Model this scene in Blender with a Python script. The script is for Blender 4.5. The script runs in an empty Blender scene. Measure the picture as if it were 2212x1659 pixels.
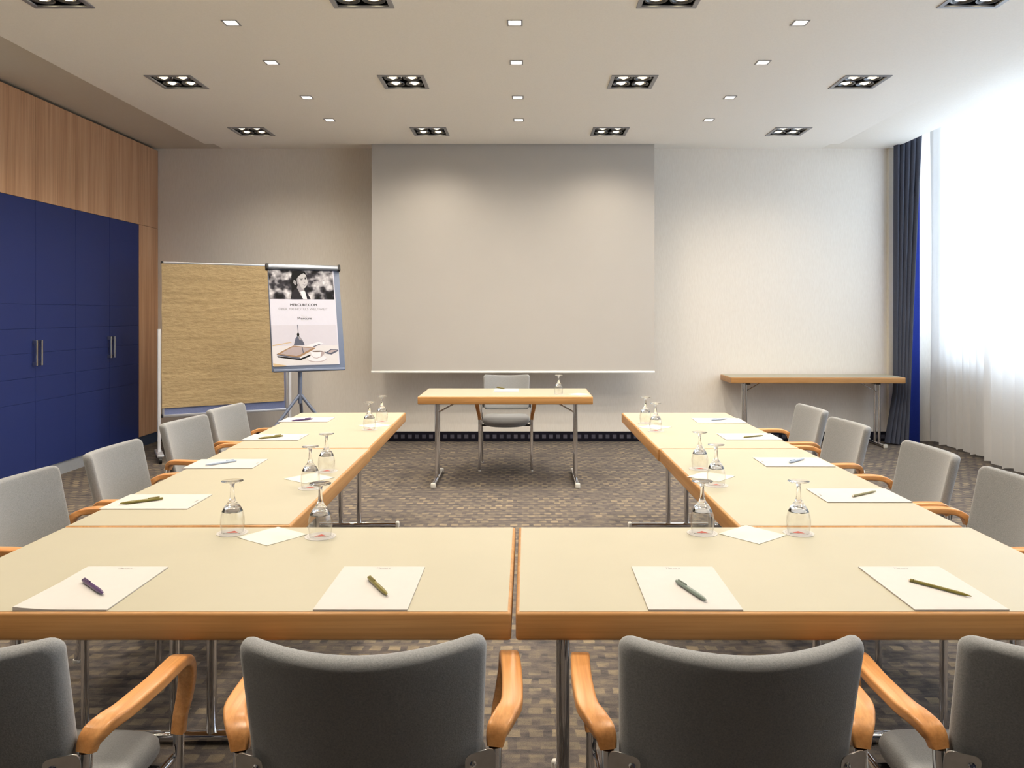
import bpy, bmesh, math, random
from mathutils import Vector, Matrix, noise

random.seed(7)
PI = math.pi
scene = bpy.context.scene
COL = scene.collection

# ------------------------------------------------------------------ camera
F, CX, CY, EYE = 1696.0, 1137.0, 678.0, 1.40
cam_d = bpy.data.cameras.new('camera')
cam_d.sensor_width = 36.0
cam_d.lens = F / 2212.0 * 36.0
cam_d.shift_x = (1106.0 - CX) / 2212.0
cam_d.shift_y = -(829.5 - CY) / 2212.0
cam_d.clip_start = 0.05
cam = bpy.data.objects.new('camera', cam_d)
COL.objects.link(cam)
cam.location = (0, 0, EYE)
cam.rotation_euler = (PI / 2, 0, 0)
scene.camera = cam

def at(px, py, z):
    """the point at height z that the photograph shows at this pixel"""
    Y = F * (EYE - z) / (py - CY)
    return Vector(((px - CX) * Y / F, Y, z))

# ------------------------------------------------------------------ materials
def lin(r, g, b):
    f = lambda c: (c / 12.92 if c <= 0.04045 else ((c + 0.055) / 1.055) ** 2.4)
    return (f(r / 255), f(g / 255), f(b / 255), 1)

class NT:
    def __init__(self, name):
        self.m = bpy.data.materials.new(name)
        self.m.use_nodes = True
        self.t = self.m.node_tree
        self.b = self.t.nodes['Principled BSDF']
        self.out = self.t.nodes['Material Output']
    def n(self, kind, **kw):
        nd = self.t.nodes.new(kind)
        for k, v in kw.items():
            if k.startswith('i_'):
                nd.inputs[k[2:].replace('_', ' ')].default_value = v
            else:
                setattr(nd, k, v)
        return nd
    def l(self, a, b):
        self.t.links.new(a, b)
    def coord(self, scale=(1, 1, 1), kind='Object'):
        tc = self.n('ShaderNodeTexCoord')
        mp = self.n('ShaderNodeMapping')
        mp.inputs['Scale'].default_value = scale
        self.l(tc.outputs[kind], mp.inputs['Vector'])
        return mp.outputs['Vector']
    def ramp(self, src, stops):
        r = self.n('ShaderNodeValToRGB')
        el = r.color_ramp.elements
        el[0].position, el[0].color = stops[0]
        el[1].position, el[1].color = stops[-1]
        for p, c in stops[1:-1]:
            e = el.new(p); e.color = c
        self.l(src, r.inputs['Fac'])
        return r.outputs['Color']
    def noise(self, vec, scale, detail=4, rough=0.5):
        nd = self.n('ShaderNodeTexNoise')
        nd.inputs['Scale'].default_value = scale
        nd.inputs['Detail'].default_value = detail
        nd.inputs['Roughness'].default_value = rough
        self.l(vec, nd.inputs['Vector'])
        return nd.outputs['Fac']
    def mix(self, fac, a, b, mode='MIX'):
        nd = self.n('ShaderNodeMix', data_type='RGBA', blend_type=mode)
        for s, v in ((nd.inputs[0], fac), (nd.inputs[6], a), (nd.inputs[7], b)):
            if isinstance(v, (int, float, tuple)):
                s.default_value = v
            else:
                self.l(v, s)
        return nd.outputs[2]
    def bump(self, h, strength=0.2, dist=0.002):
        nd = self.n('ShaderNodeBump')
        nd.inputs['Strength'].default_value = strength
        nd.inputs['Distance'].default_value = dist
        self.l(h, nd.inputs['Height'])
        self.l(nd.outputs['Normal'], self.b.inputs['Normal'])
    def set(self, col=None, rough=None, metal=None, spec=None, sheen=None):
        if col is not None:
            if isinstance(col, tuple): self.b.inputs['Base Color'].default_value = col
            else: self.l(col, self.b.inputs['Base Color'])
        if rough is not None: self.b.inputs['Roughness'].default_value = rough
        if metal is not None: self.b.inputs['Metallic'].default_value = metal
        if spec is not None: self.b.inputs['Specular IOR Level'].default_value = spec
        if sheen is not None: self.b.inputs['Sheen Weight'].default_value = sheen
        return self.m

def plain(name, col, rough=0.5, metal=0.0, spec=0.5, var=0.06, scale=30, bump=0.0, dist=0.0008):
    t = NT(name)
    v = t.coord()
    n = t.noise(v, scale, 3)
    a = tuple(c * (1 - var) for c in col[:3]) + (1,)
    b = tuple(min(1, c * (1 + var)) for c in col[:3]) + (1,)
    t.set(t.ramp(n, [(0.3, a), (0.7, b)]), rough, metal, spec)
    if bump: t.bump(n, bump, dist)
    return t.m

def wood(name, dark, mid, light, axis=2, scale=1.0, rough=0.4):
    t = NT(name)
    s = [22 * scale] * 3
    s[axis] = 0.9 * scale
    v = t.coord(tuple(s))
    big = t.noise(v, 1.0, 5, 0.6)
    s2 = [140 * scale] * 3
    s2[axis] = 2.5 * scale
    fine = t.noise(t.coord(tuple(s2)), 1.0, 3, 0.6)
    c = t.ramp(big, [(0.30, dark), (0.5, mid), (0.70, light)])
    f = t.ramp(fine, [(0.35, (0.80, 0.78, 0.76, 1)), (0.6, (1, 1, 1, 1))])
    c = t.mix(0.8, c, f, 'MULTIPLY')
    t.bump(fine, 0.05, 0.0005)
    return t.set(c, rough, spec=0.4)

M = {}
# plaster ceiling
t = NT('ceiling_plaster'); n = t.noise(t.coord(), 90, 3)
t.bump(n, 0.05, 0.0005)
M['ceiling'] = t.set(t.ramp(n, [(0.3, lin(242, 238, 231)), (0.7, lin(246, 242, 235))]), 0.9, spec=0.2)
# woven wallpaper
t = NT('woven_wallpaper'); a = t.noise(t.coord((70, 70, 6)), 3, 3); b_ = t.noise(t.coord((6, 6, 1)), 1.2, 4)
c = t.ramp(a, [(0.3, lin(228, 221, 211)), (0.7, lin(235, 229, 220))])
t.bump(a, 0.12, 0.0006)
M['wall'] = t.set(c, 0.85, spec=0.25)
M['perimeter'] = plain('greige_left_ceiling', lin(208, 200, 188), 0.9, var=0.01)  # left ceiling strip, coloured darker than the other ceiling pieces
M['rear_wall'] = plain('slate_painted_wall', lin(66, 70, 86), 0.9, var=0.02)
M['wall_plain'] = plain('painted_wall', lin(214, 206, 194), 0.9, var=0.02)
M['trim'] = plain('cream_trim_paint', lin(228, 220, 200), 0.6, var=0.02)
# carpet: staggered pale squares on a darker weave, worn in patches
t = NT('patterned_carpet')
vec = t.coord()
wn = t.n('ShaderNodeTexNoise'); wn.inputs['Scale'].default_value = 24; t.l(vec, wn.inputs['Vector'])
va = t.n('ShaderNodeVectorMath', operation='SCALE'); t.l(wn.outputs['Color'], va.inputs[0]); va.inputs['Scale'].default_value = 0.012
vb = t.n('ShaderNodeVectorMath', operation='ADD'); t.l(vec, vb.inputs[0]); t.l(va.outputs[0], vb.inputs[1])
br = t.n('ShaderNodeTexBrick')
br.inputs['Scale'].default_value = 1.0
br.inputs['Brick Width'].default_value = 0.078
br.inputs['Row Height'].default_value = 0.074
br.inputs['Mortar Size'].default_value = 0.0175
br.inputs['Mortar Smooth'].default_value = 0.3
br.offset = 0.5
br.inputs['Color1'].default_value = (1, 1, 1, 1)
br.inputs['Color2'].default_value = (0.30, 0.30, 0.30, 1)
br.inputs['Mortar'].default_value = (0, 0, 0, 1)
t.l(vb.outputs[0], br.inputs['Vector'])
patch = t.ramp(t.noise(t.coord((1.0, 2.4, 1)), 3.4, 5, 0.65), [(0.42, (0.10, 0.10, 0.10, 1)), (0.70, (0.95, 0.95, 0.95, 1))])
sq = t.mix(1.0, br.outputs['Color'], patch, 'MULTIPLY')
blot = t.noise(t.coord((9, 24, 1)), 1.0, 5, 0.65)
base = t.ramp(blot, [(0.34, lin(77, 74, 77)), (0.50, lin(99, 93, 90)), (0.66, lin(120, 110, 100))])
col = t.mix(sq, base, lin(166, 150, 124))
pile = t.noise(vec, 420, 2, 0.7)
pc = t.ramp(pile, [(0.3, (0.62, 0.62, 0.62, 1)), (0.7, (1.25, 1.25, 1.25, 1))])
col = t.mix(1.0, col, pc, 'MULTIPLY')
t.bump(pile, 0.5, 0.004)
M['carpet'] = t.set(col, 0.98, spec=0.05)
# carpet skirting strip
t = NT('carpet_skirting')
vec = t.coord()
br = t.n('ShaderNodeTexBrick'); br.offset = 0.0
br.inputs['Scale'].default_value = 1.0
br.inputs['Brick Width'].default_value = 0.0775
br.inputs['Row Height'].default_value = 0.0775
br.inputs['Mortar Size'].default_value = 0.02
br.inputs['Mortar Smooth'].default_value = 0.2
br.inputs['Color1'].default_value = lin(92, 90, 100); br.inputs['Color2'].default_value = lin(76, 75, 86)
br.inputs['Mortar'].default_value = lin(30, 29, 38)
mp = t.n('ShaderNodeMapping'); mp.inputs['Rotation'].default_value = (PI / 2, 0, 0); mp.inputs['Location'].default_value = (0, 0.09225, 0)
t.l(vec, mp.inputs['Vector']); t.l(mp.outputs['Vector'], br.inputs['Vector'])
M['skirting'] = t.set(t.mix(0.5, br.outputs['Color'], t.ramp(t.noise(vec, 260, 2), [(0.3, (0.5, 0.5, 0.5, 1)), (0.7, (1.2, 1.2, 1.2, 1))]), 'MULTIPLY'), 0.95, spec=0.05)

M['laminate'] = plain('cream_laminate', lin(167, 162, 143), 0.45, spec=0.3, var=0.015, scale=6)
M['edge_wood'] = wood('beech_edging', lin(164, 119, 68), lin(180, 132, 79), lin(192, 145, 91), axis=0, scale=1.0, rough=0.4)
M['arm_wood'] = wood('varnished_beech', lin(184, 124, 70), lin(202, 144, 88), lin(214, 159, 104), axis=1, scale=1.2, rough=0.3)
M['door_wood'] = wood('cherry_veneer', lin(182, 138, 104), lin(201, 157, 121), lin(213, 171, 136), axis=2, scale=0.7, rough=0.45)
M['blue'] = plain('navy_blue_laminate', lin(34, 48, 104), 0.55, spec=0.3, var=0.04, scale=200)
M['black_gap'] = plain('dark_carcass', lin(22, 20, 22), 0.8, var=0.1)
M['chrome'] = plain('polished_chrome', (0.72, 0.72, 0.74, 1), 0.08, 1.0, var=0.01)
M['steel'] = plain('brushed_steel', (0.55, 0.55, 0.55, 1), 0.32, 1.0, var=0.04, scale=80)
M['alu'] = plain('anodised_aluminium', lin(205, 208, 216), 0.35, 0.6, var=0.02)
M['grey_plastic'] = plain('light_grey_plastic', lin(205, 203, 196), 0.45, var=0.02)
M['black_plastic'] = plain('black_plastic', lin(26, 26, 28), 0.45, var=0.05)
M['grey_metal'] = plain('blue_grey_powder_coat', lin(104, 114, 136), 0.4, 0.2, var=0.02)
M['silver_bar'] = plain('silver_clamp_bar', lin(150, 156, 168), 0.3, 0.7, var=0.02)
M['white_metal'] = plain('white_powder_coat', lin(225, 226, 232), 0.4, var=0.02)
M['felt'] = plain('blue_grey_felt', lin(128, 138, 178), 0.95, spec=0.05, var=0.08, scale=200)
M['plinth'] = plain('grey_plinth', lin(150, 154, 160), 0.5, var=0.03)
M['dark_plinth'] = plain('dark_blue_plinth', lin(62, 72, 92), 0.5, var=0.1)
# upholstery
t = NT('taupe_upholstery'); vec = t.coord(); a = t.noise(vec, 320, 3, 0.7); b_ = t.noise(vec, 60, 2)
c = t.ramp(a, [(0.25, lin(120, 122, 124)), (0.75, lin(149, 150, 151))])
t.bump(a, 0.35, 0.0015)
M['fabric'] = t.set(c, 0.92, spec=0.12, sheen=0.25)
t.b.inputs['Sheen Roughness'].default_value = 0.5
M['screen'] = plain('matt_white_screen', lin(188, 184, 179), 0.9, spec=0.1, var=0.01, scale=3)
M['white_paint'] = plain('white_paint', lin(238, 238, 236), 0.5, var=0.01)
M['paper'] = plain('white_paper', lin(186, 183, 180), 0.8, spec=0.15, var=0.01)
M['page_paper'] = plain('coated_page_paper', lin(194, 194, 208), 0.6, spec=0.2, var=0.01)
M['paper_edge'] = plain('grey_board', lin(150, 140, 128), 0.8, var=0.05)
# napkin
t = NT('napkin_tissue'); a = t.noise(t.coord(), 60, 3); t.bump(a, 0.3, 0.001)
M['napkin'] = t.set(lin(202, 198, 189), 0.9, spec=0.1)
# kraft paper
t = NT('brown_kraft_paper'); a = t.noise(t.coord((5, 1, 15)), 3.0, 5, 0.6); b_ = t.noise(t.coord((60, 1, 60)), 2, 3)
c = t.ramp(a, [(0.3, lin(178, 155, 116)), (0.7, lin(198, 175, 134))])
t.bump(a, 0.55, 0.012)
M['kraft'] = t.set(c, 0.7, spec=0.25)
M['curtain'] = plain('slate_curtain_cloth', lin(80, 84, 98), 0.95, spec=0.05, var=0.08, scale=150, bump=0.1)
# royal blue lining, lets some daylight through
t = NT('royal_blue_lining')
tr = t.n('ShaderNodeBsdfTranslucent'); tr.inputs['Color'].default_value = lin(60, 82, 190)
t.set(t.ramp(t.noise(t.coord(), 120, 2), [(0.3, lin(40, 54, 132)), (0.7, lin(46, 62, 146))]), 0.9, spec=0.05)
ms = t.n('ShaderNodeMixShader'); ms.inputs[0].default_value = 0.35
t.l(t.b.outputs[0], ms.inputs[1]); t.l(tr.outputs[0], ms.inputs[2]); t.l(ms.outputs[0], t.out.inputs['Surface'])
M['lining'] = t.m
# sheer voile
t = NT('sheer_voile')
n = t.noise(t.coord((400, 400, 400)), 1, 2)
tp = t.n('ShaderNodeBsdfTransparent'); tp.inputs['Color'].default_value = (1, 1, 1, 1)
tr = t.n('ShaderNodeBsdfTranslucent'); t.l(t.ramp(n, [(0.3, (0.56, 0.56, 0.56, 1)), (0.7, (0.64, 0.64, 0.64, 1))]), tr.inputs['Color'])
df = t.n('ShaderNodeBsdfDiffuse'); df.inputs['Color'].default_value = (0.88, 0.87, 0.86, 1)
m1 = t.n('ShaderNodeMixShader'); m1.inputs[0].default_value = 0.5
t.l(tr.outputs[0], m1.inputs[1]); t.l(df.outputs[0], m1.inputs[2])
m2 = t.n('ShaderNodeMixShader'); m2.inputs[0].default_value = 0.90
t.l(tp.outputs[0], m2.inputs[1]); t.l(m1.outputs[0], m2.inputs[2]); t.l(m2.outputs[0], t.out.inputs['Surface'])
M['sheer'] = t.m
# thin clear glass (bowls, panes) and solid clear glass (stems, feet)
def thin_glass(name, tint, rough=0.0):
    t = NT(name)
    fr = t.n('ShaderNodeFresnel')
    ge = t.n('ShaderNodeNewGeometry')
    mr = t.n('ShaderNodeMapRange'); mr.inputs[3].default_value = 1.48; mr.inputs[4].default_value = 1 / 1.48
    t.l(ge.outputs['Backfacing'], mr.inputs[0]); t.l(mr.outputs[0], fr.inputs['IOR'])
    n = t.noise(t.coord(), 5, 1)
    tp = t.n('ShaderNodeBsdfTransparent'); t.l(t.ramp(n, [(0, tint), (1, tint)]), tp.inputs['Color'])
    gl = t.n('ShaderNodeBsdfGlossy'); gl.inputs['Roughness'].default_value = rough
    ms = t.n('ShaderNodeMixShader')
    t.l(fr.outputs[0], ms.inputs[0]); t.l(tp.outputs[0], ms.inputs[1]); t.l(gl.outputs[0], ms.inputs[2])
    t.l(ms.outputs[0], t.out.inputs['Surface'])
    return t.m
M['thin_glass'] = thin_glass('clear_thin_glass', (0.985, 0.985, 0.98, 1), 0.01)
M['pane'] = thin_glass('window_pane_glass', (0.95, 0.97, 0.97, 1))
t = NT('clear_solid_glass')
n = t.noise(t.coord(), 5, 1)
t.set(t.ramp(n, [(0, (1, 1, 1, 1)), (1, (0.99, 0.99, 0.99, 1))]), 0.0)
t.b.inputs['Transmission Weight'].default_value = 1.0
t.b.inputs['IOR'].default_value = 1.48
M['solid_glass'] = t.m
def glow(name, col, strength):
    t = NT(name)
    n = t.noise(t.coord(), 20, 1)
    e = t.n('ShaderNodeEmission'); e.inputs['Strength'].default_value = strength
    t.l(t.ramp(n, [(0, col), (1, col)]), e.inputs['Color'])
    t.l(e.outputs[0], t.out.inputs['Surface'])
    return t.m
M['bulb'] = glow('halogen_bulb', (1.0, 0.84, 0.54, 1), 5)
M['led'] = glow('led_diffuser', (1.0, 0.90, 0.74, 1), 5)
M['lamp_tray'] = plain('black_lamp_tray', lin(14, 14, 15), 0.5, var=0.1)
M['lamp_ring'] = plain('gunmetal_ring', (0.10, 0.10, 0.105, 1), 0.3, 0.9, var=0.05)
M['reflector'] = plain('silver_reflector', (0.8, 0.78, 0.72, 1), 0.2, 1.0, var=0.02)
M['lamp_frame'] = plain('grey_lamp_frame', lin(150, 150, 154), 0.4, 0.3, var=0.03)
M['ink'] = plain('black_ink', lin(18, 17, 20), 0.7, var=0.02)
M['grey_ink'] = plain('grey_ink', lin(126, 124, 130), 0.7, var=0.02)
M['faint_ink'] = plain('faint_ink', lin(176, 173, 172), 0.7, var=0.02)
M['red_ink'] = plain('red_ink', lin(176, 62, 48), 0.7, var=0.04)
M['pen_purple'] = plain('purple_pen_plastic', lin(70, 44, 92), 0.3, var=0.03)
M['pen_olive'] = plain('olive_pen_plastic', lin(112, 104, 44), 0.3, var=0.03)
M['pen_teal'] = plain('grey_green_pen_plastic', lin(108, 122, 116), 0.3, var=0.03)
M['pen_blue'] = plain('pale_blue_pen_plastic', lin(166, 178, 196), 0.3, var=0.03)
M['eraser'] = plain('white_eraser', lin(224, 214, 200), 0.6, var=0.03)

# ------------------------------------------------------------------ mesh helpers
def finish(bm, name, sharp=40, smooth=True):
    bmesh.ops.recalc_face_normals(bm, faces=bm.faces)
    me = bpy.data.meshes.new(name)
    bm.to_mesh(me); bm.free()
    if smooth:
        me.polygons.foreach_set('use_smooth', [True] * len(me.polygons))
        me.set_sharp_from_angle(angle=math.radians(sharp))
    me.update()
    return me

def box(lo, hi, bev=0.0, seg=2):
    bm = bmesh.new()
    bmesh.ops.create_cube(bm, size=1)
    c = [(a + b) / 2 for a, b in zip(lo, hi)]
    s = [max(b - a, 1e-5) for a, b in zip(lo, hi)]
    for v in bm.verts:
        v.co = Vector((v.co.x * s[0] + c[0], v.co.y * s[1] + c[1], v.co.z * s[2] + c[2]))
    if bev:
        bmesh.ops.bevel(bm, geom=bm.edges[:], offset=bev, segments=seg, profile=0.5, affect='EDGES')
    return finish(bm, 'box')

def smooth_path(pts, per=8):
    P = [Vector(p) for p in pts]
    out = []
    for i in range(len(P) - 1):
        p0 = P[max(i - 1, 0)]; p1 = P[i]; p2 = P[i + 1]; p3 = P[min(i + 2, len(P) - 1)]
        for k in range(per):
            u = k / per
            out.append(0.5 * ((2 * p1) + (p2 - p0) * u + (2 * p0 - 5 * p1 + 4 * p2 - p3) * u * u + (3 * p1 - p0 - 3 * p2 + p3) * u ** 3))
    out.append(P[-1])
    return out

def sweep(pts, section, side=None, scales=None):
    """sweep a closed 2-D section (list of (a,b)) along a polyline, with end caps"""
    bm = bmesh.new()
    rings = []
    prev = None
    for i, p in enumerate(pts):
        t = (pts[min(i + 1, len(pts) - 1)] - pts[max(i - 1, 0)]).normalized()
        if side is not None:
            s = side - side.dot(t) * t
        elif prev is None:
            a = Vector((0, 0, 1)) if abs(t.z) < 0.9 else Vector((1, 0, 0))
            s = a.cross(t)
        else:
            s = prev - prev.dot(t) * t
        s.normalize(); prev = s
        n = t.cross(s)
        k = scales[i] if scales else (1, 1)
        rings.append([bm.verts.new(p + s * (a * k[0]) + n * (b * k[1])) for a, b in section])
    m = len(section)
    for r0, r1 in zip(rings, rings[1:]):
        for j in range(m):
            bm.faces.new((r0[j], r0[(j + 1) % m], r1[(j + 1) % m], r1[j]))
    bm.faces.new(rings[0][::-1]); bm.faces.new(rings[-1])
    return finish(bm, 'sweep', 50)

def circ(r, n=14):
    return [(r * math.cos(2 * PI * k / n), r * math.sin(2 * PI * k / n)) for k in range(n)]

def rrect(w, h, r, n=4):
    out = []
    for cx_, cy_, a0 in ((w / 2 - r, h / 2 - r, 0), (-w / 2 + r, h / 2 - r, 90), (-w / 2 + r, -h / 2 + r, 180), (w / 2 - r, -h / 2 + r, 270)):
        for k in range(n + 1):
            a = math.radians(a0 + 90 * k / n)
            out.append((cx_ + r * math.cos(a), cy_ + r * math.sin(a)))
    return out

def tube(pts, r, n=14):
    return sweep([Vector(p) for p in pts], circ(r, n))

def lathe(prof, n=32, axis='z', close=True):
    bm = bmesh.new()
    rings = []
    for r, z in prof:
        if r < 1e-6:
            rings.append([bm.verts.new((0, 0, z))])
        else:
            rings.append([bm.verts.new((r * math.cos(2 * PI * k / n), r * math.sin(2 * PI * k / n), z)) for k in range(n)])
    for a, b in zip(rings, rings[1:]):
        for j in range(n):
            q = [a[j % len(a)], a[(j + 1) % len(a)], b[(j + 1) % len(b)], b[j % len(b)]]
            u = []
            for v in q:
                if v not in u: u.append(v)
            if len(u) >= 3: bm.faces.new(u)
    if axis == 'x':
        for v in bm.verts: v.co = Vector((v.co.z, v.co.y, v.co.x))
    return finish(bm, 'lathe', 35)

def pillow(outline, thick, er, fn, rings=7, bulge=0.0):
    """padded panel: closed outline (a,b), rounded rim, mapped to space by fn(a,b,t)"""
    bm = bmesh.new()
    cx_ = sum(p[0] for p in outline) / len(outline); cy_ = sum(p[1] for p in outline) / len(outline)
    n = len(outline)
    def off(p, d):
        v = Vector((p[0] - cx_, p[1] - cy_)); L = v.length
        return (cx_ + v.x * (L - d) / L, cy_ + v.y * (L - d) / L)
    loops = []
    h = thick / 2
    K = [k / rings for k in range(1, rings)]
    front = []
    for s in K: front.append(([(cx_ + (p[0] - cx_) * s * (1 - er / 0.2), cy_ + (p[1] - cy_) * s * (1 - er / 0.2)) for p in outline], h + bulge * (1 - s * s)))
    prof = []
    for k in range(0, 9):
        a = PI / 2 - PI * k / 8
        prof.append(([off(p, er * (1 - math.cos(a))) for p in outline], (h - er) * (1 if k < 4 else -1 if k > 4 else 0) + er * math.sin(a)))
    back = [(l, -t_ if abs(t_) else t_) for l, t_ in front[::-1]]
    seq = front + prof + back
    V = [[bm.verts.new(fn(a, b, t_)) for a, b in l] for l, t_ in seq]
    for r0, r1 in zip(V, V[1:]):
        for j in range(n):
            bm.faces.new((r0[j], r0[(j + 1) % n], r1[(j + 1) % n], r1[j]))
    c0 = bm.verts.new(fn(cx_, cy_, h + bulge)); c1 = bm.verts.new(fn(cx_, cy_, -h - bulge))
    for j in range(n):
        bm.faces.new((c0, V[0][(j + 1) % n], V[0][j])); bm.faces.new((c1, V[-1][j], V[-1][(j + 1) % n]))
    return finish(bm, 'pillow', 80)

def grid(fn, nu, nv):
    bm = bmesh.new()
    V = [[bm.verts.new(fn(i / nu, j / nv)) for j in range(nv + 1)] for i in range(nu + 1)]
    for i in range(nu):
        for j in range(nv):
            bm.faces.new((V[i][j], V[i + 1][j], V[i + 1][j + 1], V[i][j + 1]))
    return finish(bm, 'grid', 89)

def poly(pts):
    bm = bmesh.new()
    bm.faces.new([bm.verts.new(Vector(p)) for p in pts])
    return finish(bm, 'poly', smooth=False)

def ring_frame(ow, od, iw, idp, z0, z1):
    """flat square frame (picture-frame shape) centred on the origin"""
    bm = bmesh.new()
    def loop(w, d, z): return [bm.verts.new((sx * w / 2, sy * d / 2, z)) for sx, sy in ((-1, -1), (1, -1), (1, 1), (-1, 1))]
    L = [loop(ow, od, z0), loop(iw, idp, z0), loop(iw, idp, z1), loop(ow, od, z1)]
    for a, b in zip(L, L[1:] + L[:1]):
        for j in range(4): bm.faces.new((a[j], a[(j + 1) % 4], b[(j + 1) % 4], b[j]))
    return finish(bm, 'frame', 30)

def obj(name, me, mat=None, parent=None, loc=None, rot=None, label=None):
    o = bpy.data.objects.new(name, me)
    COL.objects.link(o)
    if mat is not None and me is not None and len(me.materials) == 0:
        me.materials.append(M[mat] if isinstance(mat, str) else mat)
    if parent is not None: o.parent = parent
    if loc is not None: o.location = loc
    if rot is not None: o.rotation_euler = rot
    if label: o['label'] = label
    return o

def tag(o, label, cat, group=None):
    o['label'] = label; o['category'] = cat
    if group: o['group'] = group
    return o

def thing(name, label, cat, loc=(0, 0, 0), rz=0.0, group=None):
    o = bpy.data.objects.new(name, None)
    o.empty_display_size = 0.1
    COL.objects.link(o)
    o.location = loc; o.rotation_euler = (0, 0, rz)
    return tag(o, label, cat, group)

def struct(name, me, mat, loc=None):
    o = obj(name, me, mat, None, loc); o['kind'] = 'structure'
    return o

def dup(root, label, loc=None, rz=None):
    def cp(o, parent):
        c = o.copy(); COL.objects.link(c); c.parent = parent
        for ch in o.children: cp(ch, c)
        return c
    kids = list(root.children)
    r = root.copy(); COL.objects.link(r)
    for ch in kids: cp(ch, r)
    if loc is not None: r.location = loc
    if rz is not None: r.rotation_euler = (0, 0, rz)
    r['label'] = label
    return r

def text_mesh(body, size, bold=0.0):
    cu = bpy.data.curves.new('lettering', 'FONT')
    cu.body = body; cu.size = size; cu.align_x = 'CENTER'; cu.align_y = 'CENTER'
    cu.resolution_u = 4
    tmp = bpy.data.objects.new('lettering', cu)
    COL.objects.link(tmp)
    bpy.context.view_layer.update()
    me = bpy.data.meshes.new_from_object(tmp.evaluated_get(bpy.context.evaluated_depsgraph_get()))
    bpy.data.objects.remove(tmp); bpy.data.curves.remove(cu)
    me.materials.clear()
    if bold:                                  # heavier strokes: the same letters again, a hair to each side
        bm = bmesh.new()
        for k, dx in enumerate((-bold, bold, 0)):
            m2 = me.copy(); m2.transform(Matrix.Translation((dx, 0, 0.00002 * k))); bm.from_mesh(m2); bpy.data.meshes.remove(m2)
        bm.to_mesh(me); bm.free()
    return me

# ------------------------------------------------------------------ the room
XL, XR, YB, YF = -4.045, 4.62, 8.63, -2.6      # cabinet fronts, window wall, screen wall, wall behind the camera
ZP, ZC = 3.164, 3.217                          # dropped ceiling panel, perimeter ceiling
PX0, PX1, PY1 = -3.34, 3.25, 8.15              # panel outline

fl = struct('floor', box((-4.7, YF, -0.06), (XR + 0.1, YB + 0.1, 0.0)), 'carpet')
struct('wall_back', box((-4.7, YB, 0), (XR + 0.1, YB + 0.12, 3.75)), 'wall')
struct('wall_left', box((-4.75, YF, 0), (-4.65, YB, 3.75)), 'wall_plain')
struct('wall_front', box((-4.7, YF - 0.12, 0), (XR + 0.1, YF, 3.75)), 'rear_wall')
# baseboard of carpet along the screen wall
bb = struct('baseboard_back', box((XL, YB - 0.012, 0), (3.965, YB, 0.107), 0.003), 'skirting')
struct('trim_1', box((3.965, YB - 0.03, 0), (4.03, YB, ZC), 0.006), 'trim')

# lamp positions (x, y)
quad_x = (-2.655, -0.932, 0.804, 2.533)
quad_y = (4.350, 5.972, 7.592)
led_x = (-1.788, -0.070, 1.658)
led_y = (4.755, 5.505, 6.395, 7.14)
QH, LH = 0.155, 0.042                         # half openings
holes = [(x - QH, x + QH, y - QH, y + QH) for x in quad_x for y in quad_y + (2.71, 1.09)]
holes += [(x - LH, x + LH, y - LH, y + LH) for x in led_x for y in led_y]
def ceiling_panel():
    xs = sorted({PX0, PX1} | {h[0] for h in holes} | {h[1] for h in holes})
    ys = sorted({YF, PY1} | {h[2] for h in holes} | {h[3] for h in holes})
    bm = bmesh.new(); V = {}
    def v(x, y, z):
        k = (round(x, 4), round(y, 4), z)
        if k not in V: V[k] = bm.verts.new((x, y, z))
        return V[k]
    for x0, x1 in zip(xs, xs[1:]):
        for y0, y1 in zip(ys, ys[1:]):
            mx, my = (x0 + x1) / 2, (y0 + y1) / 2
            if any(h[0] < mx < h[1] and h[2] < my < h[3] for h in holes): continue
            bm.faces.new((v(x0, y0, ZP), v(x1, y0, ZP), v(x1, y1, ZP), v(x0, y1, ZP)))
    for x in (PX0, PX1):
        for y0, y1 in zip(ys, ys[1:]): bm.faces.new((v(x, y0, ZP), v(x, y1, ZP), v(x, y1, 3.40), v(x, y0, 3.40)))
    for x0, x1 in zip(xs, xs[1:]): bm.faces.new((v(x0, PY1, ZP), v(x1, PY1, ZP), v(x1, PY1, 3.40), v(x0, PY1, 3.40)))
    return finish(bm, 'ceiling', 20)
struct('ceiling', ceiling_panel(), 'ceiling')
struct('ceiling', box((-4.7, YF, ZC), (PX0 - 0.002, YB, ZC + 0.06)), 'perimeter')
struct('ceiling', box((PX1 + 0.002, YF, ZC), (4.03, YB, ZC + 0.06), 0.004), 'ceiling')
struct('ceiling', box((PX0, PY1 + 0.002, ZC), (PX1, YB, ZC + 0.06)), 'ceiling')
struct('ceiling', box((-4.75, YF - 0.1, 3.70), (XR + 0.12, YB + 0.1, 3.78)), 'ceiling')
struct('trim_2', box((4.0, YF, ZC + 0.06), (4.03, YB, 3.70)), 'ceiling')

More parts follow.
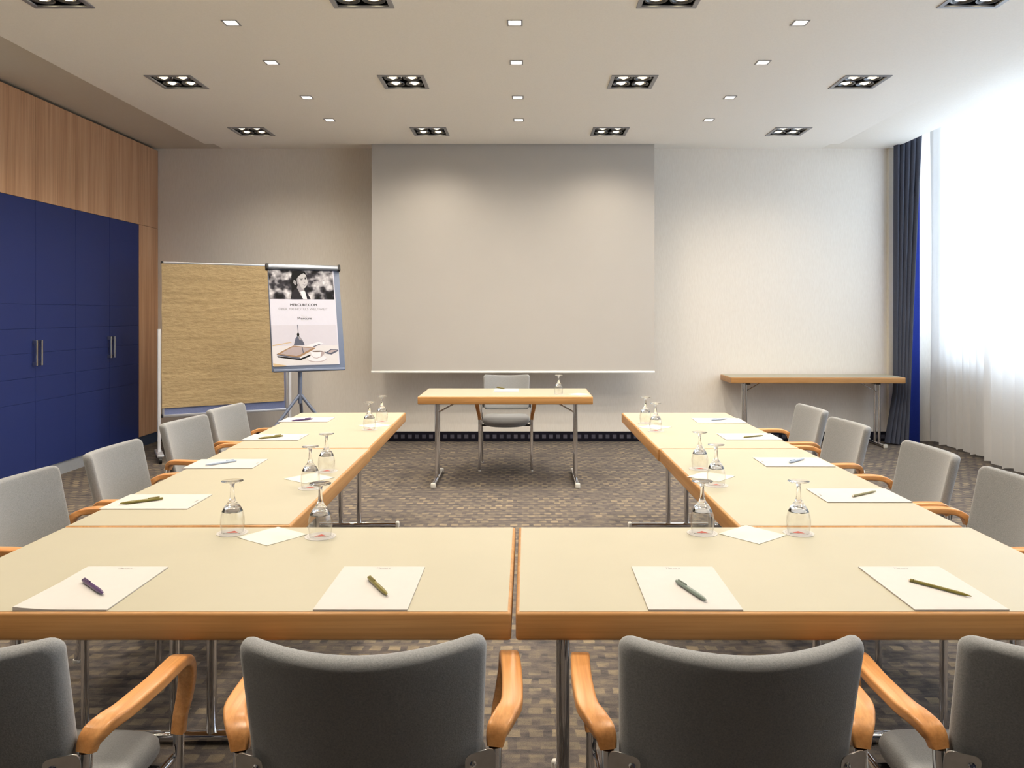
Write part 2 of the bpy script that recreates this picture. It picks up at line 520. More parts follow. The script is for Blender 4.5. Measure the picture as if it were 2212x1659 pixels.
# window wall: two wide openings
WZ0, WZ1 = 0.92, 3.55
openings = ((5.0, 8.35), (1.0, 4.4))
def window_wall():
    bm = bmesh.new()
    def b(y0, y1, z0, z1):
        r = bmesh.ops.create_cube(bm, size=1)
        for v in r['verts']:
            v.co = Vector((XR + 0.1 + v.co.x * 0.2, (y0 + y1) / 2 + v.co.y * (y1 - y0), (z0 + z1) / 2 + v.co.z * (z1 - z0)))
    ys = [YF] + [e for o in sorted(openings) for e in o] + [YB + 0.1]
    b(YF, YB + 0.1, 0, WZ0); b(YF, YB + 0.1, WZ1, 3.78)
    for k in range(0, len(ys), 2): b(ys[k], ys[k + 1], WZ0, WZ1)
    return finish(bm, 'wall', 20)
struct('wall_right', window_wall(), 'wall_plain')
for k, (y0, y1) in enumerate(openings):
    w = bpy.data.objects.new('window_%d' % (k + 1), None); COL.objects.link(w)
    w.location = (XR + 0.1, (y0 + y1) / 2, WZ0); w['kind'] = 'structure'
    h, half = WZ1 - WZ0, (y1 - y0) / 2
    bm = bmesh.new()
    def bar(ya, yb, za, zb, d=0.03):
        r = bmesh.ops.create_cube(bm, size=1)
        for v in r['verts']:
            v.co = Vector((v.co.x * d * 2, (ya + yb) / 2 + v.co.y * (yb - ya), (za + zb) / 2 + v.co.z * (zb - za)))
    bar(-half, half, 0, 0.06); bar(-half, half, h - 0.06, h); bar(-half, half, 1.98, 2.06)
    for f in (-1, -0.33, 0.33, 1): bar(half * f - 0.035, half * f + 0.035, 0, h)
    obj('window_frame', finish(bm, 'window_frame', 20), 'white_paint', w)
    obj('window_pane', box((-0.004, -half, 0.0), (0.004, half, h)), 'pane', w)
    obj('window_sill', box((-0.22, -half, -0.03), (-0.03, half, 0.0), 0.004), 'white_paint', w)
    # daylight portal: only guides where the renderer looks for the sky
    ld = bpy.data.lights.new('daylight_portal', 'AREA'); ld.shape = 'RECTANGLE'
    ld.size = y1 - y0; ld.size_y = h; ld.cycles.is_portal = True
    lo = bpy.data.objects.new('daylight_portal', ld); COL.objects.link(lo)
    lo.location = (XR + 0.21, (y0 + y1) / 2, WZ0 + h / 2)
    lo.rotation_euler = (0, PI / 2, 0)
    lo.rotation_euler = Matrix(((0, 0, 1), (1, 0, 0), (0, 1, 0))).to_euler()   # local -Z looks into the room

# ------------------------------------------------------------------ ceiling lamps
def make_quad():
    t = thing('recessed_ceiling_light', '', 'ceiling light', (0, 0, ZP), 0, 'recessed four-spot ceiling lights')
    obj('frame', ring_frame(0.345, 0.345, 0.292, 0.292, -0.006, 0.004), 'lamp_frame', t)
    bm = bmesh.new()
    bmesh.ops.create_cube(bm, size=1)
    for v in bm.verts: v.co = Vector((v.co.x * 0.306, v.co.y * 0.306, 0.0305 + v.co.z * 0.061))
    bot = [f for f in bm.faces if f.normal.z < -0.9]
    bmesh.ops.delete(bm, geom=bot, context='FACES')
    obj('housing', finish(bm, 'housing', 20), 'lamp_tray', t)
    for sx in (-1, 1):
        for sy in (-1, 1):
            r = obj('gimbal_ring', lathe([(0.066, 0.004), (0.068, 0.010), (0.066, 0.014), (0.058, 0.016), (0.054, 0.022), (0.050, 0.036), (0.046, 0.036), (0.050, 0.020), (0.056, 0.008), (0.062, 0.004), (0.066, 0.004)], 28), 'lamp_ring', t, (sx * 0.072, sy * 0.072, 0))
            obj('reflector', lathe([(0.043, 0.012), (0.044, 0.016), (0.034, 0.030), (0.034, 0.033), (0.0, 0.034), (0.0, 0.032), (0.030, 0.031), (0.038, 0.014), (0.043, 0.012)], 24), 'reflector', r)
            obj('bulb', lathe([(0.0, 0.002), (0.016, 0.004), (0.026, 0.011), (0.028, 0.020), (0.028, 0.026), (0.0, 0.026)], 20), 'bulb', r)
    return t
def make_led():
    t = thing('square_downlight', '', 'ceiling light', (0, 0, ZP), 0, 'small square LED downlights')
    obj('frame', ring_frame(0.094, 0.094, 0.074, 0.074, -0.004, 0.002), 'lamp_frame', t)
    obj('diffuser', box((-0.041, -0.041, 0.004), (0.041, 0.041, 0.012)), 'led', t)
    return t
def spot(parent, energy, col, ang, rad, z=-0.012):
    ld = bpy.data.lights.new('lamp_light', 'SPOT')
    ld.energy = energy; ld.color = col; ld.spot_size = math.radians(ang); ld.spot_blend = 1.0
    ld.shadow_soft_size = rad
    lo = bpy.data.objects.new('lamp_light', ld); COL.objects.link(lo)
    lo.parent = parent; lo.location = (0, 0, z)
    return lo
QE, LE = 70.0, 26.0
qcol = (1.0, 0.88, 0.72)
cols = ('leftmost', 'second from the left', 'third from the left', 'rightmost')
rows = ('in the row cut by the picture top', 'in the middle row', 'in the far row')
q0 = make_quad()
first = True
for j, y in enumerate(quad_y):
    for i, x in enumerate(quad_x):
        lab = 'square four-spot ceiling light, %s %s' % (cols[i], rows[j])
        if first: q = q0; q.location = (x, y, ZP); q['label'] = lab; first = False
        else: q = dup(q0, lab, (x, y, ZP))
        q['_y'] = y
quads = [o for o in list(COL.objects) if o.name.startswith('recessed_ceiling_light')]
for q in quads:
    del q['_y']
    spot(q, QE * (0.45 if q.location.y > 7 else 1.0), qcol, 145, 0.11)
# the row above the camera lights the near tables; out of the frame, so only its lamps' bodies once
for x in quad_x:
    for y, where in ((2.71, 'above the foreground tables'), (1.09, 'above the foreground chairs')):
        q = dup(quads[0], 'square four-spot ceiling light %s, %s' % (where, cols[quad_x.index(x)]), (x, y, ZP))
l0 = make_led(); first = True
lc = ('left', 'centre', 'right'); lr = ('nearest the camera', 'second from the camera', 'third from the camera', 'closest to the screen')
for j, y in enumerate(led_y):
    for i, x in enumerate(led_x):
        lab = 'small square white downlight in the %s column, %s' % (lc[i], lr[j])
        if first: l = l0; l.location = (x, y, ZP); l['label'] = lab; first = False
        else: l = dup(l0, lab, (x, y, ZP))
for l in [o for o in list(COL.objects) if o.name.startswith('square_downlight')]:
    spot(l, LE, (1.0, 0.90, 0.75), 165, 0.035)

# ------------------------------------------------------------------ built-in cabinets on the left
EDGES = [5.896, 6.471, 7.046, 7.621, 8.196, 8.622]
GR = [1.479, 1.279, 1.079, 0.879, 0.679]
def door_panel(y0, y1, z0, z1, grooves=()):
    """door leaf, front face toward +x, horizontal grooves scored into it"""
    g = 0.0016
    prof = [(0.0, z0 + g)]
    for zc in sorted(grooves):
        prof += [(0.0, zc - 0.0022), (-0.003, zc - 0.001), (-0.003, zc + 0.001), (0.0, zc + 0.0022)]
    prof += [(0.0, z1 - g), (-0.02, z1 - g), (-0.02, z0 + g)]
    bm = bmesh.new()
    A = [bm.verts.new((x, y0 + g, z)) for x, z in prof]; B = [bm.verts.new((x, y1 - g, z)) for x, z in prof]
    n = len(prof)
    for k in range(n): bm.faces.new((A[k], A[(k + 1) % n], B[(k + 1) % n], B[k]))
    bm.faces.new(A[::-1]); bm.faces.new(B)
    return finish(bm, 'door', 10)
def handle():
    pts = [Vector((0, 0, -0.1)), Vector((0.034, 0, -0.1)), Vector((0.034, 0, 0.1)), Vector((0, 0, 0.1))]
    bm = bmesh.new()
    def b(lo, hi):
        r = bmesh.ops.create_cube(bm, size=1)
        for v in r['verts']:
            v.co = Vector([(a + c) / 2 + q * (c - a) for q, a, c in zip(v.co, lo, hi)])
    # one U-shaped bar: profile in x,z extruded along y
    prof = [(0, -0.104), (0.036, -0.104), (0.036, 0.104), (0, 0.104), (0, 0.074), (0.026, 0.074), (0.026, -0.074), (0, -0.074)]
    A = [bm.verts.new((x, -0.009, z)) for x, z in prof]; B = [bm.verts.new((x, 0.009, z)) for x, z in prof]
    n = len(prof)
    for k in range(n): bm.faces.new((A[k], A[(k + 1) % n], B[(k + 1) % n], B[k]))
    bm.faces.new(A[::-1]); bm.faces.new(B)
    bmesh.ops.bevel(bm, geom=bm.edges[:], offset=0.0012, segments=1, affect='EDGES')
    return finish(bm, 'handle', 30)
hm = handle()
SPLIT, ZTOP, ZPL = 2.334, 3.190, 0.11
for k, lab in ((0, 'built-in cabinet with blue doors under wood panels, nearest the left edge'), (2, 'built-in cabinet with blue doors under wood panels, nearer the screen wall')):
    y0, ym, y1 = EDGES[k], EDGES[k + 1], EDGES[k + 2]
    c = thing('tall_cabinet', lab, 'cabinet', (XL, ym, 0), 0, 'built-in cabinets along the left wall')
    obj('carcass', box((-0.58, y0 - ym + 0.001, ZPL), (-0.021, y1 - ym - 0.001, ZTOP)), 'black_gap', c)
    for a, b, s in ((y0, ym, -1), (ym, y1, 1)):
        d = obj('door', door_panel(a - ym, b - ym, ZPL, SPLIT, GR), 'blue', c, label='blue lower door')
        obj('handle', hm, 'steel', d, (0.0, s * 0.034, 1.078))
        obj('upper_door', door_panel(a - ym, b - ym, SPLIT, ZTOP), 'door_wood', c, label='wood grain upper door')
    obj('plinth', box((-0.5, y0 - ym, 0), (-0.012, y1 - ym, ZPL - 0.002)), 'plinth', c)
c = thing('end_panel', 'narrow wood-veneer filler panel between blue doors and screen wall', 'panel', (XL, EDGES[4], 0))
obj('carcass', box((-0.58, 0.001, ZPL), (-0.021, EDGES[5] - EDGES[4], ZTOP)), 'black_gap', c)
obj('lower_panel', door_panel(0, EDGES[5] - EDGES[4], ZPL, SPLIT), 'door_wood', c)
obj('upper_panel', door_panel(0, EDGES[5] - EDGES[4], SPLIT, ZTOP), 'door_wood', c)
obj('plinth', box((-0.5, 0, 0), (-0.008, EDGES[5] - EDGES[4], ZPL - 0.002)), 'dark_plinth', c)
struct('wall_left', box((-4.65, YF, 0), (XL, EDGES[0] - 0.003, 3.21)), 'wall_plain')

# ------------------------------------------------------------------ projection screen
SY = 8.19
scr = thing('hanging_projection_screen', 'large pull-down white projection screen hanging before the back wall', 'projection screen', (-0.139, SY, 0.79))
obj('screen_fabric', box((-1.474, -0.0015, 0.012), (1.474, 0.0015, ZC - 0.79 - 0.001)), 'screen', scr)
obj('bottom_bar', box((-1.479, -0.011, -0.006), (1.479, 0.011, 0.016), 0.005), 'white_paint', scr)

# ------------------------------------------------------------------ tables
TZ, TT = 0.74, 0.063
def make_table(L, D, label, cat_group, inset=0.12, foot=0.62, du=0.06, axis=0, name='conference_table'):
    """long side along local x; origin on the floor under its centre"""
    t = thing(name, label, 'table', (0, 0, 0), 0, cat_group)
    obj('edge_band', box((-L / 2, -D / 2, TZ - TT), (L / 2, D / 2, TZ - 0.0008), 0.007, 3), 'edge_wood', t)
    obj('tabletop', box((-L / 2 + 0.008, -D / 2 + 0.008, TZ - 0.006), (L / 2 - 0.008, D / 2 - 0.008, TZ)), 'laminate', t)
    for s in (-1, 1):
        x = s * (L / 2 - inset)
        fb = obj('foot_bar', sweep([Vector((x, -foot / 2, 0.021)), Vector((x, foot / 2, 0.021))], rrect(0.038, 0.032, 0.014)), 'chrome', t)
        for e in (-1, 1):
            obj('foot_cap', box((x - 0.020, e * foot / 2 - 0.012, 0.0), (x + 0.020, e * foot / 2 + 0.012, 0.041), 0.008, 3), 'grey_plastic', fb)
        for e in (-1, 1):
            obj('leg', tube([(x, e * du, 0.03), (x, e * du, TZ - TT - 0.001)], 0.0155, 18), 'chrome', t)
        obj('mounting_block', box((x - 0.02 * s - 0.025, -du - 0.03, TZ - TT - 0.024), (x - 0.02 * s + 0.025, du + 0.03, TZ - TT), 0.003), 'black_plastic', t)
        obj('brace', tube([(x - s * 0.010, 0, TZ - TT - 0.105), (x - s * 0.19, 0, TZ - TT - 0.005)], 0.006, 8), 'chrome', t)
        obj('cross_bar', tube([(x, -du, TZ - TT - 0.105), (x, du, TZ - TT - 0.105)], 0.007, 8), 'chrome', t)
    return t
G = 'cream-topped conference tables of the U'
tabA = make_table(1.40, 0.70, 'cream-topped table in the foreground, left of the centre gap', G)
tabA.location = (-0.7335, 2.0845, 0)
tabB = dup(tabA, 'cream-topped table in the foreground, right of the centre gap', (0.6765, 2.0845, 0), 0)
tabL1 = dup(tabA, 'near cream-topped table of the left side wing, joined to the foreground table', (-1.100, 3.1455, 0), PI / 2 + math.radians(1.1))
tabL2 = dup(tabA, 'far cream-topped table of the left side wing, nearest the flip chart', (-1.139, 4.553, 0), PI / 2 + math.radians(1.5))
tabR1 = dup(tabA, 'near cream-topped table of the right side wing, joined to the foreground table', (1.005, 3.1415, 0), PI / 2 + math.radians(0.4))
tabR2 = dup(tabA, 'far cream-topped table of the right side wing, farthest from the camera', (0.990, 4.547, 0), PI / 2 + math.radians(0.4))
tabC = dup(tabA, 'freestanding cream-topped presenter table before the projection screen', (-0.168, 6.61, 0), 0)
tabC['group'] = 'other folding tables'
tabS = make_table(1.815, 0.45, 'long narrow folding side table against the back wall beside the blue curtain', 'other folding tables', inset=0.20, foot=0.40, du=0.05, name='side_table')
tabS.location = (3.032, 8.375, 0)

# ------------------------------------------------------------------ chairs
def make_chair():
    t = thing('conference_armchair', '', 'chair', (0, 0, 0), 0, 'grey upholstered chairs with wooden arms')
    # backrest
    W0, W1, ZB, ZT, rc = 0.208, 0.217, 0.515, 0.832, 0.024
    out = []
    for cx_, cz_, a0 in ((W1 - rc, ZT - rc, 0), (-W1 + rc, ZT - rc, 90), (-W0 + rc, ZB + rc, 180), (W0 - rc, ZB + rc, 270)):
        if a0 == 90:
            for k in range(1, 14): out.append((W1 - rc - k * 2 * (W1 - rc) / 14, ZT))
        if a0 == 180:
            for k in range(1, 9): out.append((-W1 + (W1 - W0) * k / 9, ZT - rc - k * (ZT - ZB - 2 * rc) / 9))
        if a0 == 270:
            for k in range(1, 14): out.append((-W0 + rc + k * 2 * (W0 - rc) / 14, ZB))
        for k in range(7):
            a = math.radians(a0 + 90 * k / 6)
            out.append((cx_ + rc * math.cos(a), cz_ + rc * math.sin(a)))
    for k in range(1, 9): out.append((W0 + (W1 - W0) * k / 9, ZB + rc + k * (ZT - ZB - 2 * rc) / 9))
    def fb(a, b, th):
        u = a / 0.213
        f = (b - ZB) / (ZT - ZB)
        z = b - (0.013 * f * (1 - u * u)) - 0.010 * (1 - f) * (1 - u * u)
        y = -0.128 - 0.25 * (b - 0.60) - 0.066 * (1 - u * u)
        sl = 0.66 * u / 2 * 0.9
        return Vector((a - th * sl * 0.55, y + th, z + th * 0.2))
    obj('backrest', pillow(out, 0.036, 0.0165, fb, 8), 'fabric', t)
    # seat
    so = []
    N = 64
    for k in range(N):
        a = 2 * PI * k / N
        ca, sa = math.cos(a), math.sin(a)
        p = 5.0
        r = (abs(ca) ** p + abs(sa) ** p) ** (-1 / p)
        x, y = r * ca, r * sa
        w = 0.213 if y > 0 else 0.213 - 0.012 * (-y)
        so.append((x * w, 0.012 + y * 0.215 + (0.022 * (1 - x * x) if y > 0.3 else 0)))
    def fs(a, b, th):
        dz = -0.022 * max(0, (b - 0.10) / 0.14) ** 2 + 0.006 * (a / 0.21) ** 2
        return Vector((a, b, 0.438 + dz + th))
    obj('seat', pillow(so, 0.052, 0.024, fs, 7, 0.006), 'fabric', t)
    arm_pts = [(0.232, -0.139, 0.605), (0.236, -0.130, 0.627), (0.250, -0.108, 0.642), (0.2625, -0.075, 0.647), (0.2655, -0.03, 0.648), (0.266, 0.04, 0.647), (0.264, 0.10, 0.648), (0.261, 0.145, 0.645), (0.258, 0.178, 0.627), (0.254, 0.196, 0.590), (0.245, 0.202, 0.54), (0.236, 0.201, 0.50), (0.232, 0.20, 0.460)]
    for s in (-1, 1):
        P = smooth_path([(s * x, y, z) for x, y, z in arm_pts], 6)
        n = len(P)
        sc = []
        for k in range(n):
            u = k / (n - 1)
            w = 1.0
            if u < 0.10: w = 0.72 + 0.28 * u / 0.10
            if u > 0.62: w = 1 - 0.32 * min(1, (u - 0.62) / 0.30)
            hh = 1.0
            if u < 0.12: hh = 1.15 - 0.15 * u / 0.12
            sc.append((w, hh))
        obj('arm', sweep(P, rrect(0.042, 0.024, 0.006), Vector((1, 0, 0)), sc), 'arm_wood', t, label='varnished wooden arm')
        lg = obj('leg', tube([(s * 0.232, 0.200, 0.006), (s * 0.232, 0.200, 0.462)], 0.0118, 16), 'chrome', t)
        obj('foot_glide', lathe([(0, 0), (0.012, 0), (0.0135, 0.004), (0.0135, 0.014), (0, 0.014)], 14), 'grey_plastic', lg, (s * 0.232, 0.200, 0))
        lg = obj('leg', tube([(s * 0.232, -0.215, 0.006), (s * 0.232, -0.165, 0.36), (s * 0.232, -0.1395, 0.604)], 0.0118, 16), 'chrome', t)
        obj('foot_glide', lathe([(0, 0), (0.012, 0), (0.0135, 0.004), (0.0135, 0.014), (0, 0.014)], 14), 'grey_plastic', lg, (s * 0.232, -0.216, 0))
        # steel plate that screws the backrest to the tube
        bm = bmesh.new()
        pl = rrect(0.054, 0.085, 0.012, 3)
        A = [bm.verts.new((s * (0.206 + a), -0.1545 - 0.020 * (b / 0.1) - 0.5 * max(0, 0.018 - a), 0.570 + b)) for a, b in pl]
        B = [bm.verts.new((s * (0.206 + a), -0.1515 - 0.020 * (b / 0.1) - 0.5 * max(0, 0.018 - a), 0.570 + b)) for a, b in pl]
        m = len(pl)
        for k in range(m): bm.faces.new((A[k], A[(k + 1) % m], B[(k + 1) % m], B[k]))
        bm.faces.new(A[::-1]); bm.faces.new(B)
        br_ = obj('bracket', finish(bm, 'bracket', 40), 'steel', t)
        obj('screw', lathe([(0, 0), (0.0045, 0.0), (0.0065, -0.0025), (0.0035, -0.0035), (0.003, -0.0018), (0, -0.0018)], 12), 'chrome', br_, (s * 0.192, -0.1755, 0.592), (-PI / 2 - 0.2, 0, s * 0.46))
        obj('side_rail', tube([(s * 0.222, -0.155, 0.405), (s * 0.222, 0.198, 0.405)], 0.009, 10), 'chrome', t)
    for y in (-0.10, 0.15):
        obj('cross_bar', tube([(-0.222, y, 0.403), (0.222, y, 0.403)], 0.008, 10), 'black_plastic', t)
    return t
CH = [
    (-1.024, 1.578, -3, 'leftmost of the four foreground chairs seen from behind, cut by the left edge'),
    (-0.294, 1.578, 1.8, 'second foreground chair from the left, seen from behind, left of the table gap'),
    (0.380, 1.578, 0.4, 'third foreground chair from the left, seen from behind, right of the table gap'),
    (0.988, 1.578, 0, 'rightmost of the four foreground chairs seen from behind, cut by the right edge'),
    (-1.600, 2.745, -92, 'nearest of the four chairs along the left table wing, cut by the left edge'),
    (-1.590, 3.385, -90, 'second nearest of the four chairs along the left table wing'),
    (-1.668, 4.235, -97, 'third of the four chairs along the left table wing, before the pinboard'),
    (-1.665, 4.825, -96, 'farthest of the four chairs along the left table wing, closest to the flip chart'),
    (1.535, 2.745, 90, 'nearest of the four chairs along the right table wing, cut by the right edge'),
    (1.532, 3.350, 90, 'second nearest of the four chairs along the right table wing'),
    (1.520, 4.150, 93, 'third of the four chairs along the right table wing, counted from the camera'),
    (1.555, 4.800, 91, 'farthest of the four chairs along the right table wing, nearest the side table'),
    (-0.184, 7.180, 180, 'single grey chair facing the room behind the presenter table'),
]
ch0 = make_chair()
for k, (x, y, a, lab) in enumerate(CH):
    if k == 0:
        ch0.location = (x, y, 0); ch0.rotation_euler = (0, 0, math.radians(a)); ch0['label'] = lab
    else:
        dup(ch0, lab, (x, y, 0), math.radians(a))

# ------------------------------------------------------------------ writing pads
logo = text_mesh('Mercure', 0.0105, 0.0001)
def make_pad(w=0.21, d=0.297, curl=0.0):
    t = thing('writing_pad', '', 'notepad', (0, 0, TZ), 0, 'white hotel writing pads')
    obj('backing_board', box((-w / 2, -d / 2, 0.0), (w / 2, d / 2, 0.0012)), 'paper_edge', t)
    def f(i, j):
        x = -w / 2 + w * i; y = -d / 2 + d * j
        return Vector((x, y, 0.0034 + curl * max(0, 0.5 - i) ** 2 * max(0, 0.55 - j) * 4))
    bm = bmesh.new(); N = 10
    top = [[bm.verts.new(f(i / N, j / N)) for j in range(N + 1)] for i in range(N + 1)]
    low = [[bm.verts.new(Vector((-w / 2 + w * i / N, -d / 2 + d * j / N, 0.0013))) for j in range(N + 1)] for i in range(N + 1)]
    for i in range(N):
        for j in range(N):
            bm.faces.new((top[i][j], top[i + 1][j], top[i + 1][j + 1], top[i][j + 1]))
            bm.faces.new((low[i][j], low[i][j + 1], low[i + 1][j + 1], low[i + 1][j]))
    for i in range(N):
        bm.faces.new((top[i][0], low[i][0], low[i + 1][0], top[i + 1][0])); bm.faces.new((top[i][N], top[i + 1][N], low[i + 1][N], low[i][N]))
        bm.faces.new((top[0][i], top[0][i + 1], low[0][i + 1], low[0][i])); bm.faces.new((top[N][i], low[N][i], low[N][i + 1], top[N][i + 1]))
    sh = obj('sheets', finish(bm, 'sheets', 40), 'paper', t)
    obj('printed_logo', logo, 'ink', sh, (0.0, d / 2 - 0.013, 0.0036))
    bm = bmesh.new()
    for x0, x1, yy in ((-0.012, 0.012, d / 2 - 0.027), (-0.06, -0.028, -d / 2 + 0.008), (-0.022, 0.055, -d / 2 + 0.008)):
        bm.faces.new([bm.verts.new((x, y, 0.0036)) for x, y in ((x0, yy), (x1, yy), (x1, yy + 0.0011), (x0, yy + 0.0011))])
    obj('printed_line', finish(bm, 'printed_line', smooth=False), 'faint_ink', sh)
    return t
def four(pts):
    """pad pose from its corner pixels: near-left, near-right, far-right, far-left"""
    q = [at(x, y, TZ + 0.003) for x, y in pts]
    c = sum(q, Vector()) / 4
    return c, q
def pose(pts, facing):
    c, q = four(pts)
    if facing == 'near': d = (q[1] - q[0]) + (q[2] - q[3]); a = math.atan2(d.y, d.x)
    elif facing == 'left': d = (q[1] - q[0]) + (q[2] - q[3]); a = math.atan2(d.y, d.x) - PI / 2
    else: d = (q[1] - q[0]) + (q[2] - q[3]); a = math.atan2(d.y, d.x) + PI / 2
    return (c.x, c.y, TZ), a
PADS = [
    ([(28, 1319), (235, 1320), (352, 1228), (178, 1228)], 'near', 'white pad leftmost on the foreground tables, lying under a purple pen'),
    ([(674, 1319), (880, 1321), (909, 1227), (747, 1228)], 'near', 'white pad left of the foreground table gap, lying under an olive pen'),
    ([(1405, 1319), (1603, 1320), (1540, 1227), (1368, 1227)], 'near', 'white pad right of the foreground table gap, lying under a grey-green pen'),
    ([(1975, 1317), (2178, 1318), (2030, 1224), (1859, 1225)], 'near', 'white pad rightmost on the foreground tables, lying under an olive pencil'),
    ([(217, 1100), (408, 1100), (456, 1067), (278, 1067)], 'left', 'white pad nearest the camera on the left table wing, under an olive pen'),
    ([(392, 1012.5), (549, 1011.5), (576, 991), (435, 991.3)], 'left', 'white pad second from the camera on the left wing, under a pale blue pen'),
    ([(522, 951.7), (645.6, 951.7), (667.7, 936.5), (546, 936.5)], 'left', 'white pad third from the camera on the left wing, under an olive pen'),
    ([(600.3, 911.8), (704, 911.8), (724.5, 901), (624.4, 901.5)], 'left', 'white pad at the far end of the left wing, under a purple pen'),
    ([(1791, 1084.8), (1968, 1084.5), (1912, 1055.5), (1742, 1055)], 'right', 'white pad nearest the camera on the right table wing, under an olive pencil'),
    ([(1659, 1007.9), (1805.8, 1008), (1759, 988), (1631, 987.6)], 'right', 'white pad second from the camera on the right wing, under a grey-blue pen'),
    ([(1570.8, 949.3), (1690, 949.6), (1662.5, 936.4), (1548, 936.7)], 'right', 'white pad third from the camera on the right wing, under an olive pencil'),
    ([(1510.5, 912.8), (1613, 913.5), (1592.4, 903.4), (1494, 903)], 'right', 'white pad at the far end of the right wing, under a grey-blue pen'),
    ([(1053.8, 844), (1108, 844.5), (1107, 836.6), (1056.5, 836.6)], 'far', 'white pad on the presenter table before the single chair'),
]
p0 = None
for k, (pts, fc, lab) in enumerate(PADS):
    if fc == 'far': loc, a = ((-0.172, 6.77, TZ), PI)
    else: loc, a = pose(pts, fc)
    if fc == 'near': a = max(-0.06, min(0.06, a))
    if k == 0:
        p = make_pad(curl=0.010); p.location = loc; p.rotation_euler = (0, 0, a); p['label'] = lab
    elif k == 1:
        p0 = p = make_pad(); p.location = loc; p.rotation_euler = (0, 0, a); p['label'] = lab
    else:
        p = dup(p0, lab, loc, a)
    # keep the near pads on their table
    if fc == 'near' and p.location.y - 0.1485 < 1.744: p.location.y = 1.744 + 0.1485

# ------------------------------------------------------------------ pens
def make_pen(mat, pencil=False):
    t = thing('pencil' if pencil else 'ballpoint_pen', '', 'pencil' if pencil else 'pen', (0, 0, 0), 0, 'pens and pencils on the writing pads')
    if pencil:
        obj('barrel', lathe([(0, -0.062), (0.0040, -0.062), (0.0040, 0.045), (0.0036, 0.052), (0.0012, 0.070), (0, 0.0705)], 8, 'x'), mat, t)
        obj('eraser', lathe([(0, -0.074), (0.0034, -0.0735), (0.0037, -0.072), (0.0037, -0.070), (0, -0.070)], 12, 'x'), 'eraser', t)
        obj('ferrule', lathe([(0, -0.070), (0.0043, -0.070), (0.0043, -0.063), (0, -0.063)], 12, 'x'), mat, t)
    else:
        obj('barrel', lathe([(0, -0.060), (0.0046, -0.060), (0.0052, -0.056), (0.0055, 0.02), (0.0052, 0.040), (0.0040, 0.056), (0.0022, 0.066), (0, 0.066)], 16, 'x'), mat, t)
        obj('button', lathe([(0, -0.071), (0.0034, -0.0705), (0.0042, -0.068), (0.0040, -0.0605), (0, -0.0605)], 12, 'x'), mat, t)
        obj('clip', box((-0.060, -0.0018, 0.0045), (-0.022, 0.0018, 0.0082), 0.0008, 1), mat, t)
        obj('tip', lathe([(0, 0.066), (0.0018, 0.066), (0.0007, 0.071), (0, 0.0712)], 10, 'x'), 'steel', t)
    return t
PENS = [
    ((177, 1252), (227, 1286), 'pen_purple', 0, 'purple pen on the leftmost foreground pad'),
    ((795, 1247), (839, 1288), 'pen_olive', 0, 'olive pen on the pad left of the foreground table gap'),
    ((1460, 1255), (1529, 1300), 'pen_teal', 0, 'grey-green pen on the pad right of the foreground table gap'),
    ((1963, 1252), (2103, 1289), 'pen_olive', 1, 'long olive pencil with white eraser on the rightmost foreground pad'),
    ((353.5, 1076.7), (254, 1089), 'pen_olive', 0, 'olive pen on the nearest pad of the left table wing'),
    ((511.7, 995), (442, 1005), 'pen_blue', 0, 'pale blue pen on the second pad of the left table wing'),
    ((612.3, 941.3), (556, 947.6), 'pen_olive', 0, 'olive pen on the third pad of the left table wing'),
    ((674, 904.9), (629, 909.2), 'pen_purple', 0, 'purple pen on the far pad of the left table wing'),
    ((1839.6, 1072), (1895, 1060), 'pen_olive', 1, 'olive pencil on the nearest pad of the right table wing'),
    ((1702, 999.8), (1741, 989.5), 'pen_blue', 0, 'grey-blue pen on the second pad of the right table wing'),
    ((1605, 944.4), (1650, 940), 'pen_olive', 1, 'olive pencil on the third pad of the right table wing'),
    ((1537, 907.8), (1572, 904.2), 'pen_blue', 0, 'grey-blue pen on the far pad of the right table wing'),
    ((1070, 836.5), (1094, 840.3), 'pen_olive', 0, 'olive pen on the presenter table pad'),
]
proto = {}
for e, tp_, mat, pc_, lab in PENS:
    A = at(e[0], e[1], TZ + 0.008); B = at(tp_[0], tp_[1], TZ + 0.008)
    c = (A + B) / 2; a = math.atan2(B.y - A.y, B.x - A.x)
    z = TZ + 0.0036 + (0.0043 if pc_ else 0.0056)
    key = (mat, pc_)
    if key not in proto:
        p = proto[key] = make_pen(mat, pc_); p['label'] = lab
    else:
        p = dup(proto[key], lab)
    p.location = (c.x, c.y, z); p.rotation_euler = (0, 0, a)

